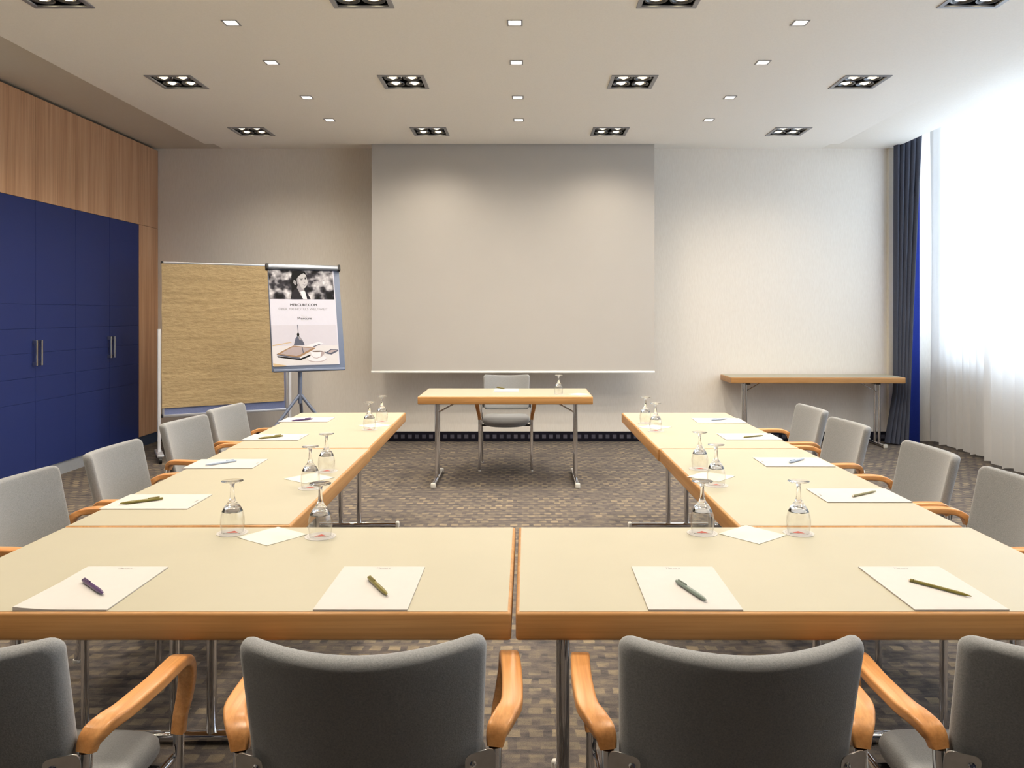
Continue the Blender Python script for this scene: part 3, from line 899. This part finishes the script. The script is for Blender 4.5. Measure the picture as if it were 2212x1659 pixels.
# ------------------------------------------------------------------ glasses, coasters, napkins
def make_glass():
    t = thing('water_goblet', '', 'glass', (0, 0, 0), 0, 'upturned stemmed water glasses')
    outer = [(0.0312, 0), (0.0330, 0.010), (0.0348, 0.022), (0.0355, 0.033), (0.0350, 0.045), (0.0330, 0.056), (0.0304, 0.064)]
    inner = [(0.0282, 0.064), (0.0313, 0.054), (0.0336, 0.043), (0.0342, 0.033), (0.0336, 0.022), (0.0318, 0.010), (0.0302, 0.0)]
    obj('bowl', lathe(outer[::-1] + [(0.0307, -0.0003)] + inner[::-1], 40), 'thin_glass', t)
    obj('stem', lathe([(0, 0.0800), (0.007, 0.0793), (0.014, 0.0768), (0.0210, 0.0715), (0.0262, 0.0655), (0.0282, 0.0642), (0.0304, 0.0642), (0.0292, 0.067), (0.0240, 0.077), (0.0180, 0.0855), (0.0130, 0.0920), (0.0100, 0.0975), (0.0078, 0.104), (0.0062, 0.114), (0.0055, 0.126), (0.0055, 0.138), (0.0064, 0.144), (0.0080, 0.1475), (0, 0.1475)], 32), 'solid_glass', t)
    obj('foot', lathe([(0, 0.1480), (0.0085, 0.1480), (0.0140, 0.1500), (0.0240, 0.1525), (0.0305, 0.1540), (0.0318, 0.1552), (0.0305, 0.1565), (0.015, 0.1570), (0, 0.1572)], 40), 'solid_glass', t)
    return t
brand = text_mesh('Apollinaris', 0.0125, 0.0002)
def make_coaster():
    t = thing('paper_coaster', '', 'coaster', (0, 0, TZ), 0, 'round paper coasters under the glasses')
    n = 48
    bm = bmesh.new()
    top = []; low = []
    for k in range(n):
        a = 2 * PI * k / n
        r = 0.0455 + 0.0006 * math.cos(12 * a)
        top.append(bm.verts.new((r * math.cos(a), r * math.sin(a), 0.0012))); low.append(bm.verts.new((r * math.cos(a), r * math.sin(a), 0)))
    bm.faces.new(top); bm.faces.new(low[::-1])
    for k in range(n): bm.faces.new((low[k], low[(k + 1) % n], top[(k + 1) % n], top[k]))
    b_ = obj('paper_disc', finish(bm, 'paper_disc', 40), 'paper', t)
    bm = bmesh.new()
    for r0, r1 in ((0.0385, 0.0378),):
        A = [bm.verts.new((r0 * math.cos(2 * PI * k / n), r0 * math.sin(2 * PI * k / n), 0.0014)) for k in range(n)]
        B = [bm.verts.new((r1 * math.cos(2 * PI * k / n), r1 * math.sin(2 * PI * k / n), 0.0014)) for k in range(n)]
        for k in range(n): bm.faces.new((A[k], A[(k + 1) % n], B[(k + 1) % n], B[k]))
    obj('printed_ring', finish(bm, 'printed_ring', smooth=False), 'grey_ink', b_)
    obj('red_triangle', poly([(-0.0185, -0.004, 0.0014), (0.0185, -0.004, 0.0014), (0.001, 0.0185, 0.0014)]), 'red_ink', b_, label='red triangle emblem')
    obj('brand_lettering', brand, 'ink', b_, (0.0, -0.0105, 0.0014))
    return t
GL = [
    (502, 1151, 3, 'nearest upturned glass on the left side, left of the napkin at the foreground table'),
    (692, 1158.8, 5, 'nearest upturned glass left of the table gap, standing before the inner table edge'),
    (1517, 1151.5, -6, 'nearest upturned glass right of the table gap, standing before the inner table edge'),
    (1725, 1151.7, -12, 'nearest upturned glass on the right side, right of the napkin at the foreground table'),
    (670.2, 1054, 6, 'front one of two upturned glasses midway along the left table wing'),
    (705.2, 1018, 4, 'rear one of two upturned glasses midway along the left table wing'),
    (798, 928, 4, 'front one of two upturned glasses at the far end of the left wing'),
    (825, 911, 4, 'rear one of two upturned glasses at the far end of the left wing'),
    (1547, 1048.3, -14, 'front one of two upturned glasses midway along the right table wing'),
    (1511.7, 1013, -14, 'rear one of two upturned glasses midway along the right table wing'),
    (1416.4, 931, -10, 'front one of two upturned glasses at the far end of the right wing'),
    (1394.3, 914, -10, 'rear one of two upturned glasses at the far end of the right wing'),
    (1206.8, 851.5, 0, 'single upturned glass on the presenter table before the screen'),
]
g0 = make_glass(); c0 = make_coaster()
for k, (x, y, a, lab) in enumerate(GL):
    p = at(x, y, TZ)
    cl = 'round white coaster with red triangle under the ' + lab.replace('upturned ', '').split(',')[0]
    cl = cl.replace('nearest glass on the left side', 'nearest glass on the left side')
    if k == 0: g, c_ = g0, c0; g['label'] = lab; c_['label'] = cl
    else: g = dup(g0, lab); c_ = dup(c0, cl)
    g.location = (p.x, p.y, TZ + 0.0016); c_.location = (p.x, p.y, TZ); c_.rotation_euler = (0, 0, math.radians(a))
COAST = ['left of the near left napkin', 'right of the near left napkin', 'left of the near right napkin', 'right of the near right napkin',
         'front one midway along the left wing', 'rear one midway along the left wing', 'front one at the far end of the left wing', 'rear one at the far end of the left wing',
         'front one midway along the right wing', 'rear one midway along the right wing', 'front one at the far end of the right wing', 'rear one at the far end of the right wing', 'on the presenter table']
cs = [o for o in COL.objects if o.name.startswith('paper_coaster')]
for o, s in zip(sorted(cs, key=lambda o: o.name), COAST):
    o['label'] = 'white red-triangle coaster under a glass, ' + s
def make_napkin():
    s = 0.0705
    def f(i, j):
        x = -s + 2 * s * i; y = -s + 2 * s * j
        e = max(abs(i - 0.5), abs(j - 0.5)) * 2
        w = 0.0011 * noise.noise(Vector((x * 34, y * 34, 3.1))) * e ** 3
        return Vector((x, y, 0.0022 + max(-0.0006, w)))
    bm = bmesh.new(); N = 26
    top = [[bm.verts.new(f(i / N, j / N)) for j in range(N + 1)] for i in range(N + 1)]
    low = [[bm.verts.new(f(i / N, j / N) - Vector((0, 0, 0.0014))) for j in range(N + 1)] for i in range(N + 1)]
    for i in range(N):
        for j in range(N):
            bm.faces.new((top[i][j], top[i + 1][j], top[i + 1][j + 1], top[i][j + 1]))
            bm.faces.new((low[i][j], low[i][j + 1], low[i + 1][j + 1], low[i + 1][j]))
    for i in range(N):
        bm.faces.new((top[i][0], low[i][0], low[i + 1][0], top[i + 1][0])); bm.faces.new((top[i][N], top[i + 1][N], low[i + 1][N], low[i][N]))
        bm.faces.new((top[0][i], top[0][i + 1], low[0][i + 1], low[0][i])); bm.faces.new((top[N][i], low[N][i], low[N][i + 1], top[N][i + 1]))
    return finish(bm, 'napkin', 60)
nm = make_napkin()
NAP = [
    (589.0, 1158.5, 45 + 9, 'white folded napkin between the two nearest glasses on the left'),
    (1625.0, 1155.2, 45 - 5, 'white folded napkin between the two nearest glasses on the right'),
    (668.0, 1033.5, 45 + 6, 'white folded napkin between two glasses midway along the left wing'),
    (1536.0, 1030.0, 45 + 4, 'white folded napkin between two glasses midway along the right wing'),
    (809.0, 919.5, 45, 'white folded napkin between two glasses at the far left wing end'),
    (1414.5, 923.0, 45, 'white folded napkin between two glasses at the far right wing end'),
    (1250.0, 852.0, 43, 'white folded napkin right of the glass on the presenter table'),
]
for x, y, a, lab in NAP:
    p = at(x, y, TZ)
    o = obj('paper_napkin', nm, 'napkin', None, (p.x, p.y, TZ - 0.0004), (0, 0, math.radians(a)))
    tag(o, lab, 'napkin', 'white paper napkins on the tables')

# ------------------------------------------------------------------ pinboard with kraft paper
PA, PB = Vector((-3.480, 7.50, 0)), Vector((-2.455, 8.06, 0))
pw = (PB - PA).length; pang = math.atan2(PB.y - PA.y, PB.x - PA.x)
ZB0, ZB1 = 0.41, 1.90
pb = thing('pinboard', 'tall mobile pinboard on white posts, standing left behind the flip chart', 'pinboard', PA, pang)
obj('panel', box((0.012, -0.008, ZB0 + 0.012), (pw - 0.012, 0.012, ZB1 - 0.012)), 'felt', pb)
obj('top_rail', box((0, -0.016, ZB1 - 0.022), (pw, 0.018, ZB1), 0.005), 'alu', pb)
obj('bottom_rail', box((0, -0.016, ZB0), (pw, 0.018, ZB0 + 0.026), 0.005), 'alu', pb)
for x in (0.0, pw - 0.02):
    obj('side_rail', box((x, -0.014, ZB0 + 0.02), (x + 0.02, 0.016, ZB1 - 0.015), 0.004), 'alu', pb)
for x in (0.0, pw):
    for z in (ZB0 + 0.013, ZB1 - 0.012):
        obj('corner_cap', box((x - 0.012, -0.019, z - 0.016), (x + 0.012, 0.021, z + 0.016), 0.006), 'black_plastic', pb)
for x in (-0.025, pw + 0.025):
    obj('post', box((x - 0.014, -0.014, 0.085), (x + 0.014, 0.016, 1.255), 0.004), 'white_metal', pb)
    ft = obj('foot', box((x - 0.03, -0.20, 0.060), (x + 0.03, 0.20, 0.086), 0.008), 'alu', pb)
    for e in (-1, 1):
        obj('caster', sweep([Vector((x - 0.012, e * 0.175, 0.03)), Vector((x + 0.012, e * 0.175, 0.03))], circ(0.030, 18)), 'black_plastic', ft)
def kraft():
    w0, w1, z0, z1 = -0.004, pw - 0.035, ZB0 + 0.095, ZB1 - 0.020
    def f(i, j):
        x = w0 + (w1 - w0) * i; z = z0 + (z1 - z0) * j
        z += 0.012 * (1 - j) * (i - 0.5)
        q = Vector((x * 2.2, 0, z * 15))
        y = 0.0035 * noise.noise(q) + 0.0022 * noise.noise(q * 2.3 + Vector((5, 0, 3))) + 0.0010 * noise.noise(Vector((x * 14, 2, z * 60)))
        ed = min(i, 1 - i)
        x2 = x + 0.004 * noise.noise(Vector((1.5, 0, z * 7))) if i in (0, 1) else x
        return Vector((x2, -0.021 + y, z))
    return grid(f, 70, 150)
kp = obj('kraft_paper_sheet', kraft(), 'kraft', None, PA, (0, 0, pang))
tag(kp, 'crumpled brown kraft paper sheet pinned over the tall pinboard', 'paper')

# ------------------------------------------------------------------ flip chart
TL, TR = Vector((-2.349, 7.10, 0)), Vector((-1.770, 7.39, 0))
fw = (TR - TL).length; fang = math.atan2(TR.y - TL.y, TR.x - TL.x)
FZT, FH, LEAN = 1.842, 0.985, math.atan2(0.262, 0.95)
fc_mid = (TL + TR) / 2
fc = thing('flip_chart', 'grey flip chart easel holding a printed hotel advert page', 'flip chart', (fc_mid.x, fc_mid.y, 0), fang)
# board frame: local x to the right, y = board depth, z up the board, hung from its top edge
def lean_me(me):
    mt = Matrix.Translation((0, 0, FZT)) @ Matrix.Rotation(-LEAN, 4, 'X')
    me.transform(mt); me.update(); return me
hw = fw / 2
obj('board', lean_me(box((-hw + 0.008, 0.0, -FH), (hw + 0.004, 0.022, -0.01), 0.004)), 'grey_metal', fc)
cb = obj('clamp_bar', lean_me(sweep([Vector((-hw + 0.012, -0.012, -0.018)), Vector((hw - 0.010, -0.012, -0.018))], rrect(0.036, 0.048, 0.014), Vector((0, 1, 0)))), 'silver_bar', fc)
for x in (-hw, hw):
    obj('end_cap', lean_me(box((x - 0.013, -0.036, -0.050), (x + 0.013, 0.024, 0.012), 0.010, 3)), 'black_plastic', cb)
obj('tray', lean_me(box((-hw + 0.02, -0.016, -FH - 0.004), (hw - 0.004, 0.020, -FH + 0.018), 0.004)), 'grey_metal', fc)
# stand, local coordinates without lean
ca, sa = math.cos(-fang), math.sin(-fang)
def loc_of(X, Y, Z):
    dx, dy = X - fc_mid.x, Y - fc_mid.y
    return Vector((dx * ca - dy * sa, dx * sa + dy * ca, Z))
hub = loc_of(-2.025, 7.03, 0.70)
top_ = Vector((hub.x, -0.10, 1.30))
obj('pole', tube([Vector((hub.x, hub.y, 0.60)), Vector((hub.x, hub.y, 0.86)), Vector((hub.x - 0.0, hub.y + 0.05, 1.15))], 0.019, 16), 'grey_metal', fc)
for X, Y in ((-2.44, 6.62), (-1.52, 7.06), (-2.15, 7.62)):
    e = loc_of(X, Y, 0.02)
    lg = obj('leg', tube([Vector((hub.x, hub.y, 0.685)), e], 0.0145, 14), 'grey_metal', fc)
    obj('foot_cap', lathe([(0, 0), (0.016, 0), (0.019, 0.008), (0.017, 0.035), (0, 0.035)], 14), 'black_plastic', lg, (e.x, e.y, 0))
# page, hanging from the clamp
PW, PH, PX0_, PZ0 = 0.585, 0.890, -hw + 0.012, -0.045
def pg(u, v, k=0):
    """page coordinates: u across, v down, k = print layer"""
    return Vector((PX0_ + PW * u + 0.004 * v, -0.006 - 0.006 * math.sin(PI * v) - 0.00035 * k, PZ0 - PH * v))
page = obj('chart_page', None, None)
bpy.data.objects.remove(page)
page_me = lean_me(grid(lambda i, j: pg(i, j), 6, 24))
page_me.materials.append(M['page_paper'])
page = tag(obj('flip_chart_page', page_me, None, None, fc.location, (0, 0, fang)), 'white printed hotel advert page clamped to the flip chart', 'poster')
def page_shapes(name, shapes, label=None):
    """flat printed shapes: list of (material, layer, points (u,v))"""
    bm = bmesh.new(); mats = []
    for mt, k, pts in shapes:
        if mt not in mats: mats.append(mt)
        # subdivide in v so that the print follows the sheet
        f = bm.faces.new([bm.verts.new(pg(u, v, k)) for u, v in pts])
        f.material_index = mats.index(mt)
    me = bpy.data.meshes.new(name); 
    bm.normal_update(); bm.to_mesh(me); bm.free()
    for mt in mats: me.materials.append(M[mt])
    lean_me(me)
    return obj(name, me, None, page, label=label)
# blurred black-and-white photograph
t = NT('blurred_photo_print')
v_ = t.coord((1, 1, 1))
n1 = t.noise(v_, 11, 2, 0.45); n2 = t.noise(v_, 26, 2, 0.5)
c1 = t.ramp(n1, [(0.40, lin(18, 17, 21)), (0.50, lin(58, 56, 64)), (0.60, lin(170, 168, 174)), (0.70, lin(206, 204, 210))])
c2 = t.ramp(n2, [(0.42, (0.35, 0.35, 0.36, 1)), (0.6, (1, 1, 1, 1))])
M['photo_bg'] = t.set(t.mix(0.6, c1, c2, 'MULTIPLY'), 0.5)
M['p_hair'] = plain('print_black', lin(14, 13, 16), 0.5, var=0.1)
M['p_skin'] = plain('print_light_grey', lin(172, 170, 174), 0.5, var=0.02)
M['p_skin2'] = plain('print_mid_grey', lin(138, 135, 140), 0.5, var=0.03)
M['p_jacket'] = plain('print_charcoal', lin(34, 32, 38), 0.5, var=0.08)
M['p_shirt'] = plain('print_white', lin(206, 204, 212), 0.5, var=0.01)
M['p_wall'] = plain('print_pale_lilac', lin(186, 184, 196), 0.6, var=0.01)
M['p_desk'] = plain('print_cream', lin(196, 194, 198), 0.6, var=0.01)
M['p_tan'] = plain('print_tan', lin(186, 164, 130), 0.6, var=0.03)
M['p_wood'] = plain('print_brown', lin(146, 118, 92), 0.6, var=0.05)
M['p_glass'] = plain('print_mauve', lin(160, 148, 150), 0.6, var=0.02)
M['p_slate'] = plain('print_slate', lin(84, 88, 104), 0.6, var=0.04)
M['p_coffee'] = plain('print_coffee', lin(86, 70, 62), 0.6, var=0.04)
for k_ in [k for k in M if k.startswith('p_')] + ['photo_bg']:
    M[k_].node_tree.nodes['Principled BSDF'].inputs['Specular IOR Level'].default_value = 0.12
def ell(cu, cv, ru, rv, n=22, a0=0, a1=360):
    return [(cu + ru * math.cos(math.radians(a0 + (a1 - a0) * k / n)), cv + rv * math.sin(math.radians(a0 + (a1 - a0) * k / n))) for k in range(n)]
# pixel of the close-up (1229 x 1659 crop) -> page u,v
def q(x, y):
    v = (y - 212) / (1455.0 - 212)
    x0 = 92 + (152 - 92) * v; x1 = 985 + (1052 - 985) * v
    return ((x - x0) / (x1 - x0), v)
def Q(*p): return [q(a, b) for a, b in p]
def strips(mt, k, x0v, u0, u1, v0, v1, n=6):
    return [(mt, k, [(u0, v0 + (v1 - v0) * i / n), (u1, v0 + (v1 - v0) * i / n), (u1, v0 + (v1 - v0) * (i + 1) / n), (u0, v0 + (v1 - v0) * (i + 1) / n)]) for i in range(n)]
ph = strips('photo_bg', 1, 0, 0.0, 0.985, 0.0, 0.313)
ph += [
    ('p_hair', 2, Q((412, 222), (398, 300), (408, 420), (404, 530), (500, 545), (560, 470), (600, 330), (612, 280), (580, 225))),
    ('p_jacket', 3, Q((388, 600), (402, 520), (440, 470), (500, 455), (590, 480), (640, 560), (660, 600))),
    ('p_skin2', 4, Q((480, 420), (470, 470), (520, 560), (560, 600), (606, 600), (588, 520), (560, 430))),
    ('p_shirt', 5, Q((520, 500), (555, 600), (612, 600), (586, 500), (566, 490))),
    ('p_skin', 6, Q((470, 330), (478, 395), (505, 440), (545, 462), (585, 450), (610, 415), (622, 375), (610, 320), (598, 275), (560, 248), (510, 262), (482, 295))),
    ('p_skin2', 7, Q((470, 330), (478, 395), (505, 440), (540, 460), (520, 420), (500, 380), (494, 330), (500, 280), (482, 295))),
    ('p_skin2', 7, Q((430, 350), (424, 380), (446, 412), (466, 408), (462, 370), (446, 345))),
    ('p_hair', 8, Q((470, 335), (490, 300), (530, 268), (572, 250), (596, 268), (570, 226), (500, 222), (440, 250))),
    ('p_hair', 8, Q((512, 342), (530, 332), (552, 334), (556, 344), (532, 350))),
    ('p_hair', 8, Q((576, 324), (592, 316), (604, 320), (604, 330), (584, 334))),
    ('p_hair', 8, Q((504, 326), (530, 314), (556, 318), (556, 324), (530, 322))),
    ('p_hair', 8, Q((574, 308), (592, 298), (604, 302), (604, 308), (590, 306))),
    ('p_skin2', 8, Q((566, 368), (584, 372), (588, 384), (570, 386))),
    ('p_jacket', 8, Q((552, 404), (582, 406), (606, 394), (600, 412), (574, 420))),
    ('p_shirt', 9, Q((560, 406), (582, 409), (600, 400), (596, 409), (574, 414))),
    ('p_jacket', 9, Q((388, 600), (402, 520), (440, 470), (478, 455), (520, 540), (556, 600))),
    ('p_jacket', 9, Q((584, 480), (640, 560), (660, 600), (612, 600), (600, 540))),
]
page_shapes('printed_portrait', ph, 'black-and-white photograph of a dark-haired person in a dark jacket')
dn = strips('p_wall', 1, 0, 0.0, 0.985, 0.585, 0.80, 5) + strips('p_desk', 1, 0, 0.0, 0.985, 0.80, 0.995, 5)
dn += [
    ('p_tan', 2, Q((145, 1192), (390, 1156), (400, 1164), (148, 1208))),
    ('p_tan', 2, Q((154, 1420), (330, 1452), (300, 1462), (160, 1462))),
    ('p_slate', 3, Q((472, 935), (480, 935), (492, 1050), (484, 1050))),
    ('p_hair', 4, Q((470, 1048), (484, 1038), (500, 1048), (502, 1070), (494, 1086), (478, 1086), (468, 1070))),
    ('p_slate', 3, Q((484, 1080), (510, 1090), (546, 1140), (572, 1190), (560, 1202), (432, 1202), (428, 1192), (450, 1110), (468, 1088))),
    ('p_skin2', 4, Q((484, 1084), (508, 1094), (544, 1142), (500, 1130))),
    ('p_hair', 3, Q((205, 1330), (500, 1374), (650, 1320), (652, 1340), (520, 1392), (220, 1350))),
    ('p_slate', 4, Q((200, 1308), (440, 1350), (510, 1356), (520, 1372), (500, 1376), (205, 1322))),
    ('p_wood', 4, Q((200, 1308), (300, 1258), (420, 1204), (715, 1238), (700, 1256), (510, 1350), (480, 1356))),
    ('p_glass', 5, Q((250, 1304), (350, 1250), (430, 1216), (672, 1242), (500, 1326), (460, 1336))),
    ('p_slate', 6, Q((532, 1228), (544, 1228), (562, 1302), (552, 1306))),
    ('p_shirt', 4, Q((600, 1206), (760, 1160), (830, 1180), (700, 1224))),
    ('p_slate', 5, Q((680, 1220), (780, 1186), (792, 1190), (780, 1196), (700, 1226))),
    ('p_glass', 4, [q(a, b) for a, b in [(740 + 132 * math.cos(2 * PI * k / 24), 1378 + 42 * math.sin(2 * PI * k / 24)) for k in range(24)]]),
    ('p_shirt', 5, [q(a, b) for a, b in [(740 + 128 * math.cos(2 * PI * k / 24), 1372 + 40 * math.sin(2 * PI * k / 24)) for k in range(24)]]),
    ('p_glass', 6, Q((650, 1280), (660, 1330), (690, 1366), (740, 1374), (800, 1356), (836, 1320), (846, 1290))),
    ('p_shirt', 7, Q((650, 1278), (662, 1326), (692, 1360), (740, 1366), (786, 1352), (800, 1290))),
    ('p_coffee', 8, [q(a, b) for a, b in [(748 + 74 * math.cos(2 * PI * k / 18), 1283 + 8 * math.sin(2 * PI * k / 18)) for k in range(18)]]),
    ('p_slate', 6, Q((846, 1298), (862, 1290), (868, 1300), (852, 1310))),
    ('p_slate', 4, Q((860, 1300), (930, 1258), (1030, 1266), (1034, 1284), (940, 1328), (868, 1316))),
    ('p_glass', 5, Q((886, 1300), (936, 1268), (1018, 1272), (932, 1306))),
]
page_shapes('printed_still_life', dn, 'printed picture of a tablet, lamp, cup and phone on a desk')
def page_text(body, v, h, mat, bold=0.0, u=0.5, width=None):
    me = text_mesh(body, h, bold)
    if width:
        xs = [p.co.x for p in me.vertices]; s = width * PW / (max(xs) - min(xs))
        me.transform(Matrix.Scale(s, 4, Vector((1, 0, 0))))
    base = pg(u, v, 2)
    me.transform(Matrix.Translation(base) @ Matrix.Rotation(PI / 2, 4, 'X'))
    lean_me(me)
    obj('printed_text', me, mat, page)
def qu(x, y): return q(x, y)
page_text('MERCURE.COM', qu(562, 677)[1], 0.034, 'ink', 0.0008, qu(562, 677)[0], 0.405)
page_text('\u00dcBER 700 HOTELS WELTWEIT', qu(560, 733)[1], 0.032, 'grey_ink', 0.0, qu(560, 733)[0], 0.745)
page_text('Mercure', qu(575, 855)[1], 0.034, 'ink', 0.0004, qu(575, 855)[0], 0.215)
page_text('HOTELS', qu(578, 886)[1], 0.010, 'faint_ink', 0.0, qu(578, 886)[0], 0.11)
# the fine strokes crossing above and below the logo
cs_ = []
for x0, y0, x1, y1 in ((520, 806, 560, 846), (536, 806, 574, 846), (560, 818, 590, 846), (590, 818, 624, 846), (620, 846, 590, 826), (524, 892, 548, 870), (630, 892, 606, 870)):
    dx, dy = x1 - x0, y1 - y0; L = math.hypot(dx, dy); nx, ny = -dy / L * 1.3, dx / L * 1.3
    cs_.append(('faint_ink', 2, Q((x0 + nx, y0 + ny), (x1 + nx, y1 + ny), (x1 - nx, y1 - ny), (x0 - nx, y0 - ny))))
page_shapes('printed_emblem', cs_)

# ------------------------------------------------------------------ curtains
def heavy():
    def f(i, j):
        z = 0.012 + (3.60 - 0.012) * j
        top = j
        xl = 3.865 + 0.10 * min(1, z / 0.58)
        xr = 4.045 + 0.165 * top ** 1.2
        x = xl + (xr - xl) * i
        ph_ = i * 2 * PI * 5.2 + 0.5 * math.sin(j * 2.3)
        y = 8.47 - 0.16 * i + 0.038 * math.sin(ph_) * (0.75 + 0.25 * (1 - j))
        x += 0.010 * math.cos(ph_)
        return Vector((x, y, z))
    return grid(f, 110, 40)
cur = thing('window_curtain', 'slate-blue curtain with royal blue lining, drawn into the window corner', 'curtain', (0, 0, 0))
obj('curtain_cloth', heavy(), 'curtain', cur)
def lining():
    def f(i, j):
        z = 0.012 + (3.60 - 0.012) * j
        xl = 3.99 + 0.175 * j ** 1.2
        xr = 4.222
        x = xl + (xr - xl) * i
        return Vector((x, 8.40 - 0.03 * math.sin(i * PI * 1.4), z))
    return grid(f, 24, 30)
obj('lining', lining(), 'lining', cur, label='royal blue lining')

def sheer(y0, y1, x, folds, seed):
    L = abs(y1 - y0)
    def f(i, j):
        z = 0.035 + (3.60 - 0.035) * j
        s = i * folds * 2 * PI
        wob = 0.9 * noise.noise(Vector((i * folds * 0.35, seed, j * 1.1)))
        amp = 0.030 + 0.024 * noise.noise(Vector((i * folds * 0.7, seed + 4, 0)))
        y = y0 + (y1 - y0) * i + 0.018 * math.cos(s + wob * 2) 
        xx = x + amp * math.sin(s + wob * 2) * (1.15 - 0.35 * j)
        zz = z + (0.012 * math.sin(s * 0.5) if j == 0 else 0)
        return Vector((xx, y, zz))
    return grid(f, int(folds * 14), 26)
s1 = obj('sheer_curtain', sheer(8.46, 7.20, 4.36, 9, 1.0), 'sheer')
tag(s1, 'white sheer net curtain next to the blue curtain, far panel', 'curtain', 'sheer window curtains')
s2 = obj('sheer_curtain', sheer(7.27, 4.66, 4.25, 15, 2.0), 'sheer')
tag(s2, 'white sheer net curtain at the right edge of the picture, near panel', 'curtain', 'sheer window curtains')
s3 = obj('sheer_curtain', sheer(4.62, 0.8, 4.36, 22, 3.0), 'sheer')
tag(s3, 'white sheer net curtain before the second window, beside the foreground tables', 'curtain', 'sheer window curtains')

# ------------------------------------------------------------------ daylight
w = bpy.data.worlds.new('daylight'); scene.world = w
w.use_nodes = True
nt = w.node_tree
bg = nt.nodes['Background']
bg.inputs['Color'].default_value = (0.73, 0.84, 1.0, 1)
bg.inputs['Strength'].default_value = 6.2

scene.view_settings.view_transform = 'Standard'
scene.view_settings.look = 'None'
scene.view_settings.gamma = 1.0
scene.view_settings.use_curve_mapping = False
scene.view_settings.exposure = 0.84
scene.cycles.max_bounces = 12
scene.cycles.diffuse_bounces = 8
scene.cycles.glossy_bounces = 5
scene.cycles.transmission_bounces = 10
scene.cycles.transparent_max_bounces = 24
scene.cycles.sample_clamp_indirect = 6.0
